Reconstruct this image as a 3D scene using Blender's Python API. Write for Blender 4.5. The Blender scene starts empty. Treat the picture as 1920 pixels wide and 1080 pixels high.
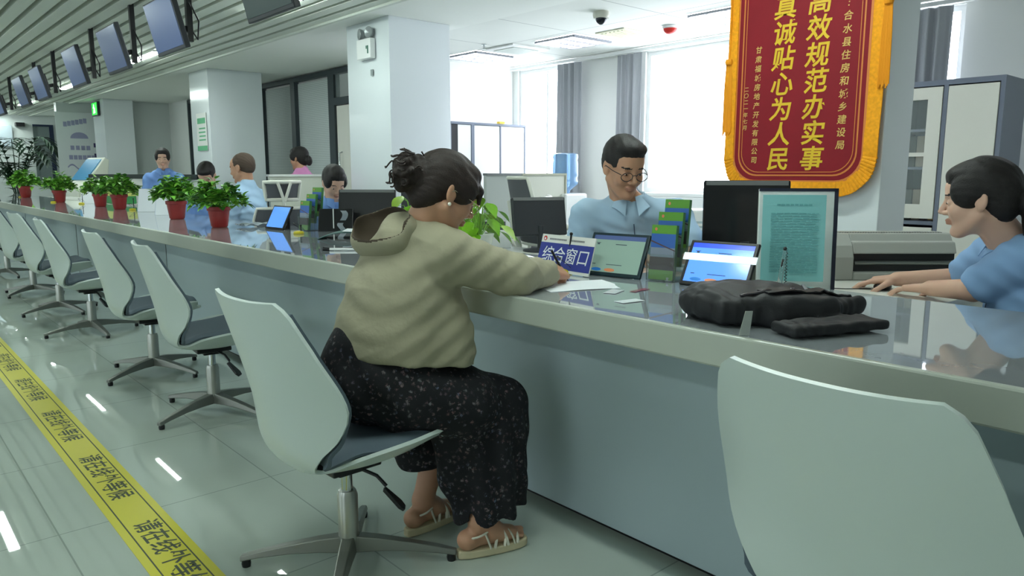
import bpy, math, random
import numpy as np
from mathutils import Vector, Matrix, Euler
PI = math.pi
R = math.radians
random.seed(7)
np.random.seed(7)
S = bpy.context.scene
COL = S.collection
def lin(r, g, b):
    f = lambda c: (c/255/12.92) if c/255 <= 0.04045 else ((c/255+0.055)/1.055)**2.4
    return (f(r), f(g), f(b), 1.0)

# ------------------------------------------------------------------ camera
cam = bpy.data.cameras.new('camera')
cam.sensor_width = 36.0
cam.lens = 36.0*1400/1920
cam.clip_start = 0.02
co = bpy.data.objects.new('camera', cam)
COL.objects.link(co)
YAW, PITCH = 0.723068, 0.152381
co.location = (0, 0, 1.3)
co.rotation_euler = (PI/2-PITCH, 0, -YAW)
S.camera = co
# ------------------------------------------------------------------ world + colour
w = bpy.data.worlds.new('world')
S.world = w
w.use_nodes = True
w.node_tree.nodes['Background'].inputs[0].default_value = (0.75, 0.88, 1.0, 1)
w.node_tree.nodes['Background'].inputs[1].default_value = 0.9
S.view_settings.view_transform = 'Standard'
S.view_settings.look = 'None'
S.view_settings.gamma = 1
S.view_settings.exposure = 0.15
WINDOW_GLOW = 7.0      # overexposed daylight in the panes
ADDED_WIN_GLOW = 3.0  # unseen public-side panes, added to brighten the hall
TUBE_GLOW = 60.0       # ceiling strip lights

# ------------------------------------------------------------------ materials
MATS = {}
def mat(name, col, rough=0.5, metal=0.0, spec=0.5, emit=None, estr=0.0, trans=0.0, ior=1.45, bump=0.0, bscale=80.0, var=0.0, vscale=6.0, coat=0.0, alpha=1.0, sss=0.0):
    if name in MATS: return MATS[name]
    m = bpy.data.materials.new(name)
    m.use_nodes = True
    nt = m.node_tree
    b = nt.nodes['Principled BSDF']
    c = lin(*col)
    b.inputs['Base Color'].default_value = c
    b.inputs['Roughness'].default_value = rough
    b.inputs['Metallic'].default_value = metal
    b.inputs['Specular IOR Level'].default_value = spec
    b.inputs['IOR'].default_value = ior
    b.inputs['Transmission Weight'].default_value = trans
    b.inputs['Coat Weight'].default_value = coat
    b.inputs['Alpha'].default_value = alpha
    if sss: 
        b.inputs['Subsurface Weight'].default_value = sss
        b.inputs['Subsurface Scale'].default_value = 0.01
    if emit:
        b.inputs['Emission Color'].default_value = lin(*emit)
        b.inputs['Emission Strength'].default_value = estr
    tc = nt.nodes.new('ShaderNodeTexCoord')
    if var > 0:
        n = nt.nodes.new('ShaderNodeTexNoise'); n.inputs['Scale'].default_value = vscale; n.inputs['Detail'].default_value = 4
        nt.links.new(tc.outputs['Object'], n.inputs['Vector'])
        mr = nt.nodes.new('ShaderNodeMapRange')
        mr.inputs['From Min'].default_value = 0.3; mr.inputs['From Max'].default_value = 0.7
        mr.inputs['To Min'].default_value = 1-var; mr.inputs['To Max'].default_value = 1+var
        nt.links.new(n.outputs['Fac'], mr.inputs['Value'])
        hs = nt.nodes.new('ShaderNodeHueSaturation'); hs.inputs['Color'].default_value = c
        nt.links.new(mr.outputs['Result'], hs.inputs['Value'])
        nt.links.new(hs.outputs['Color'], b.inputs['Base Color'])
    if bump > 0:
        n2 = nt.nodes.new('ShaderNodeTexNoise'); n2.inputs['Scale'].default_value = bscale; n2.inputs['Detail'].default_value = 3
        nt.links.new(tc.outputs['Object'], n2.inputs['Vector'])
        bp = nt.nodes.new('ShaderNodeBump'); bp.inputs['Strength'].default_value = bump; bp.inputs['Distance'].default_value = 0.01
        nt.links.new(n2.outputs['Fac'], bp.inputs['Height'])
        nt.links.new(bp.outputs['Normal'], b.inputs['Normal'])
    MATS[name] = m
    return m
def bsdf(m): return m.node_tree.nodes['Principled BSDF']

def mat_grid(name, base, line, size, rough, wline=0.004, var=0.03, rot=0.0, spec=0.5, off=(0, 0)):
    """tiles with joints, from the object coordinates"""
    m = mat(name, base, rough, spec=spec)
    nt = m.node_tree; b = bsdf(m)
    tc = nt.nodes.new('ShaderNodeTexCoord')
    mp = nt.nodes.new('ShaderNodeMapping'); mp.inputs['Location'].default_value = (off[0], off[1], 0)
    mp.inputs['Rotation'].default_value = (0, 0, rot)
    nt.links.new(tc.outputs['Object'], mp.inputs['Vector'])
    br = nt.nodes.new('ShaderNodeTexBrick'); br.offset = 0.0
    br.inputs['Scale'].default_value = 1.0
    br.inputs['Brick Width'].default_value = size; br.inputs['Row Height'].default_value = size
    br.inputs['Mortar Size'].default_value = wline; br.inputs['Mortar Smooth'].default_value = 0.1
    c = lin(*base)
    br.inputs['Color1'].default_value = c
    br.inputs['Color2'].default_value = tuple(x*(1-var) for x in c[:3])+(1,)
    br.inputs['Mortar'].default_value = lin(*line)
    nt.links.new(mp.outputs[0], br.inputs['Vector'])
    n = nt.nodes.new('ShaderNodeTexNoise'); n.inputs['Scale'].default_value = 1.3; n.inputs['Detail'].default_value = 6
    nt.links.new(tc.outputs['Object'], n.inputs['Vector'])
    mr = nt.nodes.new('ShaderNodeMapRange'); mr.inputs['To Min'].default_value = 0.93; mr.inputs['To Max'].default_value = 1.07
    nt.links.new(n.outputs['Fac'], mr.inputs['Value'])
    hs = nt.nodes.new('ShaderNodeHueSaturation')
    nt.links.new(br.outputs['Color'], hs.inputs['Color']); nt.links.new(mr.outputs[0], hs.inputs['Value'])
    nt.links.new(hs.outputs['Color'], b.inputs['Base Color'])
    return m

# ------------------------------------------------------------------ mesh builder
class MB:
    def __init__(s): s.v = []; s.f = []; s.m = []; s.k = 0
    def _add(s, vs, fs, mi=None):
        o = len(s.v); mi = s.k if mi is None else mi
        s.v += [tuple(p) for p in vs]
        for f in fs: s.f.append([i+o for i in f]); s.m.append(mi)
        return s
    def box(s, a, b, M=None, mi=None):
        x0, y0, z0 = a; x1, y1, z1 = b
        vs = [(x0,y0,z0),(x1,y0,z0),(x1,y1,z0),(x0,y1,z0),(x0,y0,z1),(x1,y0,z1),(x1,y1,z1),(x0,y1,z1)]
        if M is not None: vs = [M @ Vector(p) for p in vs]
        return s._add(vs, [(0,3,2,1),(4,5,6,7),(0,1,5,4),(1,2,6,5),(2,3,7,6),(3,0,4,7)], mi)
    def quad(s, a, b, c, d, mi=None): return s._add([a, b, c, d], [(0,1,2,3)], mi)
    def tube(s, pts, r, n=10, caps=True, mi=None, flat=None):
        pts = [Vector(p) for p in pts]; rs = r if isinstance(r, (list, tuple)) else [r]*len(pts)
        vs = []; fs = []; prev = None
        for i, p in enumerate(pts):
            t = (pts[min(i+1, len(pts)-1)]-pts[max(i-1, 0)])
            t = t.normalized() if t.length > 1e-9 else Vector((0,0,1))
            if prev is None:
                u = t.cross(Vector((0,0,1)))
                if u.length < 1e-3: u = t.cross(Vector((0,1,0)))
            else: u = prev - t*prev.dot(t)
            u.normalize(); prev = u; wv = t.cross(u)
            for j in range(n):
                a = 2*PI*j/n
                vs.append(p+(u*math.cos(a)+wv*math.sin(a)*(flat or 1))*rs[i])
        for i in range(len(pts)-1):
            for j in range(n):
                fs.append((i*n+j, i*n+(j+1) % n, (i+1)*n+(j+1) % n, (i+1)*n+j))
        if caps:
            fs.append(tuple(reversed(range(n)))); fs.append(tuple(range((len(pts)-1)*n, len(pts)*n)))
        return s._add(vs, fs, mi)
    def lathe(s, prof, n=24, c=(0,0,0), M=None, mi=None, caps=True):
        vs = []; fs = []
        for r, z in prof:
            for j in range(n):
                a = 2*PI*j/n; p = Vector((r*math.cos(a), r*math.sin(a), z))
                if M is not None: p = M @ p
                vs.append(p+Vector(c))
        L = len(prof)
        for i in range(L-1):
            for j in range(n): fs.append((i*n+j, i*n+(j+1) % n, (i+1)*n+(j+1) % n, (i+1)*n+j))
        if caps: fs.append(tuple(reversed(range(n)))); fs.append(tuple(range((L-1)*n, L*n)))
        return s._add(vs, fs, mi)
    def ell(s, c, r, n=16, m=10, M=None, mi=None):
        vs = []; fs = []
        for i in range(m+1):
            t = PI*i/m
            for j in range(n):
                a = 2*PI*j/n; p = Vector((r[0]*math.sin(t)*math.cos(a), r[1]*math.sin(t)*math.sin(a), r[2]*math.cos(t)))
                if M is not None: p = M @ p
                vs.append(p+Vector(c))
        for i in range(m):
            for j in range(n): fs.append((i*n+j, (i+1)*n+j, (i+1)*n+(j+1) % n, i*n+(j+1) % n))
        return s._add(vs, fs, mi)
    def prism(s, poly, h0, h1, M=None, mi=None):
        """poly in xy, extruded from h0 to h1 along z, then M"""
        n = len(poly); vs = [Vector((x, y, h0)) for x, y in poly]+[Vector((x, y, h1)) for x, y in poly]
        if M is not None: vs = [M @ p for p in vs]
        fs = [tuple(reversed(range(n))), tuple(range(n, 2*n))]+[(i, (i+1) % n, n+(i+1) % n, n+i) for i in range(n)]
        return s._add(vs, fs, mi)
    def grid(s, fn, nu, nv, thick=0.0, mi=None, mi2=None):
        """fn(u,v)->point, u,v in 0..1; closed slab when thick"""
        P = [[Vector(fn(i/nu, j/nv)) for j in range(nv+1)] for i in range(nu+1)]
        vs = [P[i][j] for i in range(nu+1) for j in range(nv+1)]; W = nv+1
        fs = [(i*W+j, (i+1)*W+j, (i+1)*W+j+1, i*W+j+1) for i in range(nu) for j in range(nv)]
        if not thick: return s._add(vs, fs, mi)
        N = []
        for i in range(nu+1):
            for j in range(nv+1):
                a = P[min(i+1, nu)][j]-P[max(i-1, 0)][j]; b = P[i][min(j+1, nv)]-P[i][max(j-1, 0)]
                q = a.cross(b); N.append(q.normalized() if q.length > 1e-12 else Vector((0,0,1)))
        back = [p-n*thick for p, n in zip(vs, N)]
        L = len(vs)
        s._add(vs+back, fs, mi)
        o = len(s.v)-2*L
        k = s.k if mi is None else mi; k2 = k if mi2 is None else mi2
        for f in fs: s.f.append([o+L+i for i in reversed(f)]); s.m.append(k2)
        rim = [i*W for i in range(nu+1)]+[nu*W+j for j in range(1, nv+1)]+[i*W+nv for i in range(nu-1, -1, -1)]+[j for j in range(nv-1, 0, -1)]
        for a, b in zip(rim, rim[1:]+rim[:1]): s.f.append([o+b, o+a, o+L+a, o+L+b]); s.m.append(k)
        return s
    def build(s, name, mats, parent=None, smooth=False, bevel=0.0, world=False, loc=None, subd=0, seg=2):
        me = bpy.data.meshes.new(name)
        off = Vector((0,0,0))
        if world and parent is not None: off = parent.location
        me.from_pydata([Vector(p)-off for p in s.v] if world else s.v, [], s.f)
        for m in (mats if isinstance(mats, (list, tuple)) else [mats]): me.materials.append(m)
        me.polygons.foreach_set('material_index', s.m)
        if smooth: me.polygons.foreach_set('use_smooth', [True]*len(s.f))
        me.update()
        o = bpy.data.objects.new(name, me)
        COL.objects.link(o)
        if parent is not None: o.parent = parent
        if loc is not None: o.location = loc
        if bevel:
            b = o.modifiers.new('bevel', 'BEVEL'); b.width = bevel; b.segments = seg; b.limit_method = 'ANGLE'; b.angle_limit = R(40)
        if subd:
            b = o.modifiers.new('subd', 'SUBSURF'); b.levels = subd; b.render_levels = subd
        if smooth and not subd:
            try: me.set_sharp_from_angle(angle=R(50))
            except Exception: pass
        return o

def thing(name, label, cat, loc=(0,0,0), rotz=0.0, group=None):
    o = bpy.data.objects.new(name, None); COL.objects.link(o)
    o.empty_display_size = 0.05
    o.location = loc; o.rotation_euler = (0, 0, rotz)
    o['label'] = label; o['category'] = cat
    if group: o['group'] = group
    return o
def tag(o, label, cat, group=None, kind=None):
    o['label'] = label; o['category'] = cat
    if group: o['group'] = group
    if kind: o['kind'] = kind
    return o
def struct(o, label=None, cat=None):
    o['kind'] = 'structure'
    if label: o['label'] = label
    if cat: o['category'] = cat
    return o
def copy_tree(o, parent=None):
    c = o.copy(); COL.objects.link(c)
    if parent is not None: c.parent = parent
    for ch in o.children: copy_tree(ch, c)
    return c
def RM(axis, deg): return Matrix.Rotation(R(deg), 4, axis)
def TR(x, y, z): return Matrix.Translation((x, y, z))
def frame(origin, xdir, ydir):
    """4x4 with x along xdir, y along ydir, z the normal"""
    x = Vector(xdir).normalized(); y = Vector(ydir); y = (y-x*y.dot(x)).normalized(); z = x.cross(y)
    return Matrix(((x.x, y.x, z.x, origin[0]), (x.y, y.y, z.y, origin[1]), (x.z, y.z, z.z, origin[2]), (0,0,0,1)))

# ------------------------------------------------------------------ lettering
def glyphs(mb, items, M, lift=0.0008, bold=0.0, shear=0.0, mi=None, res=3):
    """items (text, x, y, size) in the plane of M; every run is centred on x,y"""
    for t, x, y, size in items:
        cu = bpy.data.curves.new('t', 'FONT'); cu.body = t; cu.size = size; cu.offset = bold*size; cu.shear = shear
        cu.align_x = 'CENTER'; cu.align_y = 'CENTER'; cu.resolution_u = res
        o = bpy.data.objects.new('t', cu); COL.objects.link(o)
        bpy.context.view_layer.update()
        me = bpy.data.meshes.new_from_object(o.evaluated_get(bpy.context.evaluated_depsgraph_get()))
        T = M @ TR(x, y, lift)
        mb._add([T @ v.co for v in me.vertices], [tuple(p.vertices) for p in me.polygons], mi)
        bpy.data.objects.remove(o); bpy.data.curves.remove(cu); bpy.data.meshes.remove(me)

# ------------------------------------------------------------------ implicit surfaces (figures, cloth)
class Field:
    def __init__(s, lo, hi, h):
        s.h = h; s.lo = np.array(lo, np.float32); n = np.ceil((np.array(hi)-np.array(lo))/h).astype(int)+1
        s.n = n; s.F = np.full(n, 0.2, np.float32)
        s.ax = [s.lo[i]+h*np.arange(n[i], dtype=np.float32) for i in range(3)]
    def _win(s, lo, hi):
        i0 = np.clip(np.floor((np.array(lo)-s.lo)/s.h).astype(int), 0, s.n-1); i1 = np.clip(np.ceil((np.array(hi)-s.lo)/s.h).astype(int)+1, 1, s.n)
        return tuple(slice(a, max(b, a+1)) for a, b in zip(i0, i1))
    def _pts(s, w):
        return (s.ax[0][w[0]][:, None, None], s.ax[1][w[1]][None, :, None], s.ax[2][w[2]][None, None, :])
    def _mix(s, w, d, k, op):
        a = s.F[w]
        if op == 'sub': a2 = -a; d2 = d
        else: a2 = a; d2 = d
        if k <= 0: r = np.minimum(a2, d2)
        else:
            hh = np.clip(0.5+0.5*(a2-d2)/k, 0, 1); r = a2*(1-hh)+d2*hh-k*hh*(1-hh)
        s.F[w] = -r if op == 'sub' else r
    def cone(s, p0, r0, p1, r1, k=0.02, op='add', flat=None):
        """round cone; flat = (dir, factor) squashes it along dir"""
        p0 = np.array(p0, np.float32); p1 = np.array(p1, np.float32); m = max(r0, r1)*(max(1, flat[1]) if flat else 1)+k+3*s.h
        w = s._win(np.minimum(p0, p1)-m, np.maximum(p0, p1)+m); X, Y, Z = s._pts(w)
        x, y, z = X-p0[0], Y-p0[1], Z-p0[2]; d = p1-p0
        sc = 1.0
        if flat:
            n = np.array(flat[0], np.float32); n = n/np.linalg.norm(n); q = (x*n[0]+y*n[1]+z*n[2])*(1/flat[1]-1)
            x, y, z = x+q*n[0], y+q*n[1], z+q*n[2]; d = d+n*(d@n)*(1/flat[1]-1); sc = min(1, flat[1])
        L = float(d@d)+1e-12; t = np.clip((x*d[0]+y*d[1]+z*d[2])/L, 0, 1)
        D = np.sqrt((x-t*d[0])**2+(y-t*d[1])**2+(z-t*d[2])**2)-(r0+(r1-r0)*t)
        s._mix(w, D*sc, k, op); return s
    def chain(s, pts, rs, k=0.02, op='add', flat=None):
        for i in range(len(pts)-1): s.cone(pts[i], rs[i], pts[i+1], rs[i+1], k, op, flat)
        return s
    def ell(s, c, r, M=None, k=0.02, op='add'):
        """ellipsoid, M 3x3 whose columns are its axes"""
        c = np.array(c, np.float32); r = np.array(r, np.float32); m = r.max()+k+3*s.h
        w = s._win(c-m, c+m); X, Y, Z = s._pts(w); x, y, z = X-c[0], Y-c[1], Z-c[2]
        if M is not None: x, y, z = (x*M[0][0]+y*M[1][0]+z*M[2][0], x*M[0][1]+y*M[1][1]+z*M[2][1], x*M[0][2]+y*M[1][2]+z*M[2][2])
        k0 = np.sqrt((x/r[0])**2+(y/r[1])**2+(z/r[2])**2); k1 = np.sqrt((x/r[0]**2)**2+(y/r[1]**2)**2+(z/r[2]**2)**2)+1e-9
        D = np.where(k0 < 1e-4, -r.min(), k0*(k0-1)/k1)
        s._mix(w, D.astype(np.float32), k, op); return s
    def box(s, c, hs, M=None, rad=0.01, k=0.01, op='add'):
        c = np.array(c, np.float32); m = float(np.linalg.norm(hs))+k+3*s.h
        w = s._win(c-m, c+m); X, Y, Z = s._pts(w); x, y, z = X-c[0], Y-c[1], Z-c[2]
        if M is not None: x, y, z = (x*M[0][0]+y*M[1][0]+z*M[2][0], x*M[0][1]+y*M[1][1]+z*M[2][1], x*M[0][2]+y*M[1][2]+z*M[2][2])
        qx, qy, qz = np.abs(x)-hs[0]+rad, np.abs(y)-hs[1]+rad, np.abs(z)-hs[2]+rad
        D = np.sqrt(np.maximum(qx, 0)**2+np.maximum(qy, 0)**2+np.maximum(qz, 0)**2)+np.minimum(np.maximum(np.maximum(qx, qy), qz), 0)-rad
        s._mix(w, D, k, op); return s
    def cut(s, p, n, k=0.004):
        """remove everything on the side n points to"""
        n = np.array(n, np.float32); n /= np.linalg.norm(n); X, Y, Z = s._pts((slice(None),)*3)
        d = (X-p[0])*n[0]+(Y-p[1])*n[1]+(Z-p[2])*n[2]
        s.F = np.maximum(s.F, d); return s
    def disp(s, fn):
        near = np.abs(s.F) < 0.05; X, Y, Z = s._pts((slice(None),)*3)
        X, Y, Z = np.broadcast_arrays(X, Y, Z); s.F[near] += fn(X[near], Y[near], Z[near]).astype(np.float32); return s
    def mesh(s):
        F = s.F.copy()
        for a in range(3):
            F[tuple(0 if i == a else slice(None) for i in range(3))] = 0.05; F[tuple(-1 if i == a else slice(None) for i in range(3))] = 0.05
        ins = F < 0; n = np.array(F.shape)-1
        cnt = np.zeros(n, np.int8)
        for a in (0, 1):
            for b in (0, 1):
                for c in (0, 1): cnt += ins[a:n[0]+a, b:n[1]+b, c:n[2]+c]
        act = (cnt > 0) & (cnt < 8); idx = -np.ones(n, np.int64); I = np.argwhere(act); idx[act] = np.arange(len(I))
        P = np.zeros((len(I), 3)); W = np.zeros(len(I))
        cs = [(a, b, c) for a in (0, 1) for b in (0, 1) for c in (0, 1)]
        val = {q: F[I[:, 0]+q[0], I[:, 1]+q[1], I[:, 2]+q[2]] for q in cs}
        for q in cs:
            for ax in range(3):
                if q[ax] == 0:
                    p = list(q); p[ax] = 1; p = tuple(p); a, b = val[q], val[p]; m = (a < 0) != (b < 0)
                    t = np.where(m, a/np.where(m, a-b, 1), 0)
                    pt = np.array(q, float)[None, :]+np.zeros((len(I), 3)); pt[:, ax] += t
                    P[m] += pt[m]; W[m] += 1
        V = (I+P/W[:, None])*s.h+s.lo
        quads = []
        for ax in range(3):
            o1, o2 = (ax+1) % 3, (ax+2) % 3
            sl0 = [slice(1, -1)]*3; sl0[ax] = slice(0, -1); sl1 = [slice(1, -1)]*3; sl1[ax] = slice(1, None)
            a = ins[tuple(sl0)]; b = ins[tuple(sl1)]; E = np.argwhere(a != b)
            if not len(E): continue
            fl = a[E[:, 0], E[:, 1], E[:, 2]]
            E = E+1; E[:, ax] -= 1
            def g(d1, d2):
                Q = E.copy(); Q[:, o1] -= d1; Q[:, o2] -= d2; return idx[Q[:, 0], Q[:, 1], Q[:, 2]]
            q = np.stack([g(1, 1), g(0, 1), g(0, 0), g(1, 0)], 1)
            q[~fl] = q[~fl][:, ::-1]; quads.append(q)
        return V, np.concatenate(quads)

def relax(V, Q, it=2, lam=0.5):
    for _ in range(it):
        A = np.zeros_like(V); C = np.zeros(len(V))
        for i in range(4):
            a = Q[:, i]; b = Q[:, (i+1) % 4]
            for k in range(3): A[:, k] += np.bincount(a, V[b, k], len(V))+np.bincount(b, V[a, k], len(V))
            C += np.bincount(a, minlength=len(V))+np.bincount(b, minlength=len(V))
        V = V+(A/np.maximum(C, 1)[:, None]-V)*lam
    return V
def field_obj(name, parts, mats, parent, matfn=None, it=2):
    """parts: Fields or (V,Q) in world coordinates -> one mesh under parent"""
    Vs = []; Qs = []; o = 0
    for f in parts:
        V, Q = f.mesh() if isinstance(f, Field) else f
        if isinstance(f, Field): V = relax(V, Q, it)
        Vs.append(V); Qs.append(Q+o); o += len(V)
    V = np.concatenate(Vs); Q = np.concatenate(Qs)
    me = bpy.data.meshes.new(name)
    off = np.array(parent.location) if parent is not None else np.zeros(3)
    me.vertices.add(len(V)); me.vertices.foreach_set('co', (V-off).astype(np.float32).ravel())
    me.loops.add(4*len(Q)); me.loops.foreach_set('vertex_index', Q.astype(np.int32).ravel())
    me.polygons.add(len(Q)); me.polygons.foreach_set('loop_start', np.arange(0, 4*len(Q), 4, dtype=np.int32))
    me.update(calc_edges=True)
    for m in (mats if isinstance(mats, (list, tuple)) else [mats]): me.materials.append(m)
    if matfn is not None:
        c = V[Q].mean(1); me.polygons.foreach_set('material_index', matfn(c).astype(np.int32))
    me.polygons.foreach_set('use_smooth', np.ones(len(Q), bool))
    me.validate()
    ob = bpy.data.objects.new(name, me); COL.objects.link(ob)
    if parent is not None: ob.parent = parent
    return ob
# ================================================================== the setting
M_wall = mat('white_wall_paint', (226, 228, 224), 0.55, bump=0.02, bscale=60)
M_wallfar = mat('hall_wall_paint', (196, 202, 200), 0.6)
M_pillar = mat('pillar_panel', (222, 228, 230), 0.16, spec=0.6)
M_ceil = mat('ceiling_paint', (240, 242, 236), 0.8)
M_slat = mat('ceiling_slat_metal', (214, 218, 208), 0.5)
M_plenum = mat('dark_plenum', (62, 66, 64), 0.9)
M_floor = mat_grid('polished_floor_tile', (180, 190, 181), (150, 160, 152), 0.8, 0.018, 0.003, 0.02, spec=0.6, off=(0.35, 0.2))
M_frame = mat('dark_aluminium', (62, 70, 74), 0.4, metal=0.3)
M_glow = mat('daylight_pane', (255, 255, 255), 0.5, emit=(236, 244, 255), estr=WINDOW_GLOW)
M_white = mat('white_gloss', (232, 234, 232), 0.25)
M_whitem = mat('white_matt', (225, 226, 222), 0.5)
M_black = mat('black_plastic', (18, 19, 22), 0.35)
M_dark = mat('charcoal_plastic', (44, 47, 52), 0.45)
M_chrome = mat('chrome', (190, 195, 195), 0.12, metal=1.0)
M_steel = mat('brushed_steel', (120, 124, 122), 0.35, metal=0.85)
M_glass = mat('clear_glass', (225, 238, 235), 0.02, alpha=0.12, ior=1.6)

fl = MB().box((-8, -5, -0.1), (9, 24, 0)).build('floor', M_floor); struct(fl)

# window wall (staff side, parallel to the counter) with three openings
WX = 7.35
wins = [(7.08, 8.2), (3.45, 5.9), (2.44, 3.1)]   # y ranges, far to near
ZB, ZT = 1.08, 2.74
def wall_with_openings(name, X0, X1, y0, y1, z0, z1, ops, m):
    b = MB(); ys = sorted(ops); cur = y0
    for a, c, zb, zt in ys:
        b.box((X0, cur, z0), (X1, a, z1)); b.box((X0, a, z0), (X1, c, zb))
        if zt < z1: b.box((X0, a, zt), (X1, c, z1))
        cur = c
    b.box((X0, cur, z0), (X1, y1, z1))
    return struct(b.build(name, m))
wall_with_openings('wall_window', WX, WX+0.25, -5, 8.3, 0, 2.78, [(a, c, ZB, ZT) for a, c in wins], M_wall)
for i, (a, c) in enumerate(wins):
    b = MB()
    b.box((WX+0.04, a, ZB), (WX+0.1, a+0.05, ZT)); b.box((WX+0.04, c-0.05, ZB), (WX+0.1, c, ZT))
    b.box((WX+0.04, a+0.05, ZB), (WX+0.1, c-0.05, ZB+0.05)); b.box((WX+0.04, a+0.05, ZT-0.05), (WX+0.1, c-0.05, ZT))
    b.box((WX+0.05, (a+c)/2-0.02, ZB+0.05), (WX+0.09, (a+c)/2+0.02, ZT-0.05))
    wf = struct(b.build('window_%d' % (i+1), M_white))
    p = MB().box((WX+0.1, a, ZB), (WX+0.12, c, ZT)).build('pane', M_glow, wf)
    MB().box((WX-0.12, a-0.03, ZB-0.05), (WX+0.04, c+0.03, ZB-0.012)).build('sill', M_white, wf, bevel=0.004)

# end wall of the staff room, the glazed partition and the far walls
struct(MB().box((5.35, 8.3, 0), (7.6, 8.5, 2.78)).build('wall_end', M_wall))
PX = 5.35
pw = MB()
pw.box((PX, 8.5, 0), (PX+0.1, 9.05, 2.78)); pw.box((PX, 12.4, 0), (PX+0.1, 15.2, 2.78)); pw.box((PX, 16.0, 0), (PX+0.1, 17.2, 2.78))
struct(pw.build('wall_partition', M_wall))
struct(MB().box((4.55, 17.2, 0), (9, 17.4, 2.8)).build('wall_back_office', M_wallfar))
struct(MB().box((3.42, 18.2, 0), (9, 18.4, 2.8)).build('wall_poster', M_wallfar))
struct(MB().box((-8, 23, 0), (4.8, 23.2, 2.8)).build('wall_far', M_wallfar))
struct(MB().box((4.6, 18.4, 0), (4.8, 23.0, 2.8)).build('wall_recess', M_wallfar))
ADDED_WINS = [(-2.5, 1.5), (3.5, 7.5), (9.5, 13.5), (15.5, 19.5)]  # window openings made up on the unseen public wall
wall_with_openings('wall_public', -8.2, -8.0, -5, 23, 0, 2.8, [(a, c, 0.7, 2.6) for a, c in ADDED_WINS], M_wallfar)
M_glow_added = mat('added_pane_glow_public', (255, 255, 255), 0.5, emit=(228, 242, 250), estr=ADDED_WIN_GLOW)
for i, (a, c) in enumerate(ADDED_WINS):
    b = MB()
    for q in range(5): b.box((-8.12, a+(c-a-0.06)*q/4, 0.7), (-8.04, a+(c-a-0.06)*q/4+0.06, 2.6))
    b.box((-8.12, a, 0.7), (-8.04, c, 0.76)).box((-8.12, a, 2.54), (-8.04, c, 2.6))
    wf = struct(b.build('window_%d' % (i+7), M_white))  # out-of-view windows, added as a fill source
    MB().box((-8.16, a, 0.7), (-8.14, c, 2.6)).build('pane', M_glow_added, wf)
struct(MB().box((-8, -5.2, 0), (9, -5, 2.8)).build('wall_behind', M_wallfar))
# office behind the glazed partition (seen through the door light)
struct(MB().box((7.9, 8.5, 0), (8.0, 17.2, 2.78)).build('wall_office', M_wall))

def pillar(n, x0, x1, y0, y1):
    b = MB().box((x0, y0, 0), (x1, y1, 2.78))
    o = struct(b.build('wall_pillar_%s' % n, M_pillar, bevel=0.004))
    MB().box((x0-0.012, y0-0.012, 0), (x1+0.012, y1+0.012, 0.1)).build('plinth', M_steel, o)
    return o
pillar('near', 4.0, 4.34, 1.66, 2.42)
pillar('middle', 4.0, 4.72, 6.3, 7.1)
pillar('third', 4.0, 4.8, 11.09, 11.85)
pillar('far', 4.0, 4.55, 16.9, 17.75)

# glazed partition: blinds behind glass, door with a light above
M_blind = mat('venetian_blind', (150, 158, 156), 0.5)
bnt = M_blind.node_tree; tcb = bnt.nodes.new('ShaderNodeTexCoord'); wv = bnt.nodes.new('ShaderNodeTexWave')
wv.bands_direction = 'Z'; wv.inputs['Scale'].default_value = 12; bnt.links.new(tcb.outputs['Object'], wv.inputs['Vector'])
rp = bnt.nodes.new('ShaderNodeValToRGB'); rp.color_ramp.elements[0].color = lin(186, 194, 192); rp.color_ramp.elements[1].color = lin(222, 228, 226)
bnt.links.new(wv.outputs['Fac'], rp.inputs[0]); bnt.links.new(rp.outputs[0], bsdf(M_blind).inputs['Base Color'])
M_pglass = mat('dark_office_glass', (110, 120, 120), 0.03, alpha=0.12, spec=0.5, ior=1.7)
def glazed(n, y0, y1, ztop=2.76):
    b = MB(); t = 0.07
    b.box((PX-0.02, y0, 0), (PX+0.06, y0+t, ztop)); b.box((PX-0.02, y1-t, 0), (PX+0.06, y1, ztop))
    b.box((PX-0.02, y0+t, ztop-t), (PX+0.06, y1-t, ztop)); b.box((PX-0.02, y0+t, 0), (PX+0.06, y1-t, 0.1))
    o = struct(b.build('window_%s' % n, M_frame))
    MB().quad((PX+0.01, y1-t, 0.1), (PX+0.01, y0+t, 0.1), (PX+0.01, y0+t, ztop-t), (PX+0.01, y1-t, ztop-t)).build('pane', M_pglass, o)
    MB().box((PX+0.035, y0+t+0.02, 0.12), (PX+0.045, y1-t-0.02, ztop-t-0.03)).build('blind', M_blind, o)
glazed('4', 11.2, 12.4); glazed('5', 9.98, 11.2); glazed('6', 15.2, 16.0)
b = MB(); b.box((PX-0.03, 9.86, 0), (PX+0.07, 9.98, 2.76)); b.box((PX-0.03, 9.05, 2.69), (PX+0.07, 9.86, 2.76)); b.box((PX-0.03, 9.05, 2.26), (PX+0.07, 9.86, 2.36)); b.box((PX-0.03, 9.05, 0), (PX+0.07, 9.12, 2.69))
d = struct(b.build('door_1', M_frame))
MB().box((PX, 9.12, 2.36), (PX+0.01, 9.86, 2.69)).build('transom_pane', M_glass, d)
MB().box((PX, 9.13, 0.01), (PX+0.04, 9.85, 2.25)).build('door_leaf', mat('cream_door', (224, 222, 212), 0.4), d, bevel=0.003)
MB().tube([(PX-0.0, 9.72, 1.0), (PX-0.05, 9.72, 1.02), (PX-0.05, 9.72, 1.58), (PX, 9.72, 1.6)], 0.012).build('handle', M_chrome, d, smooth=True)

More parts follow.
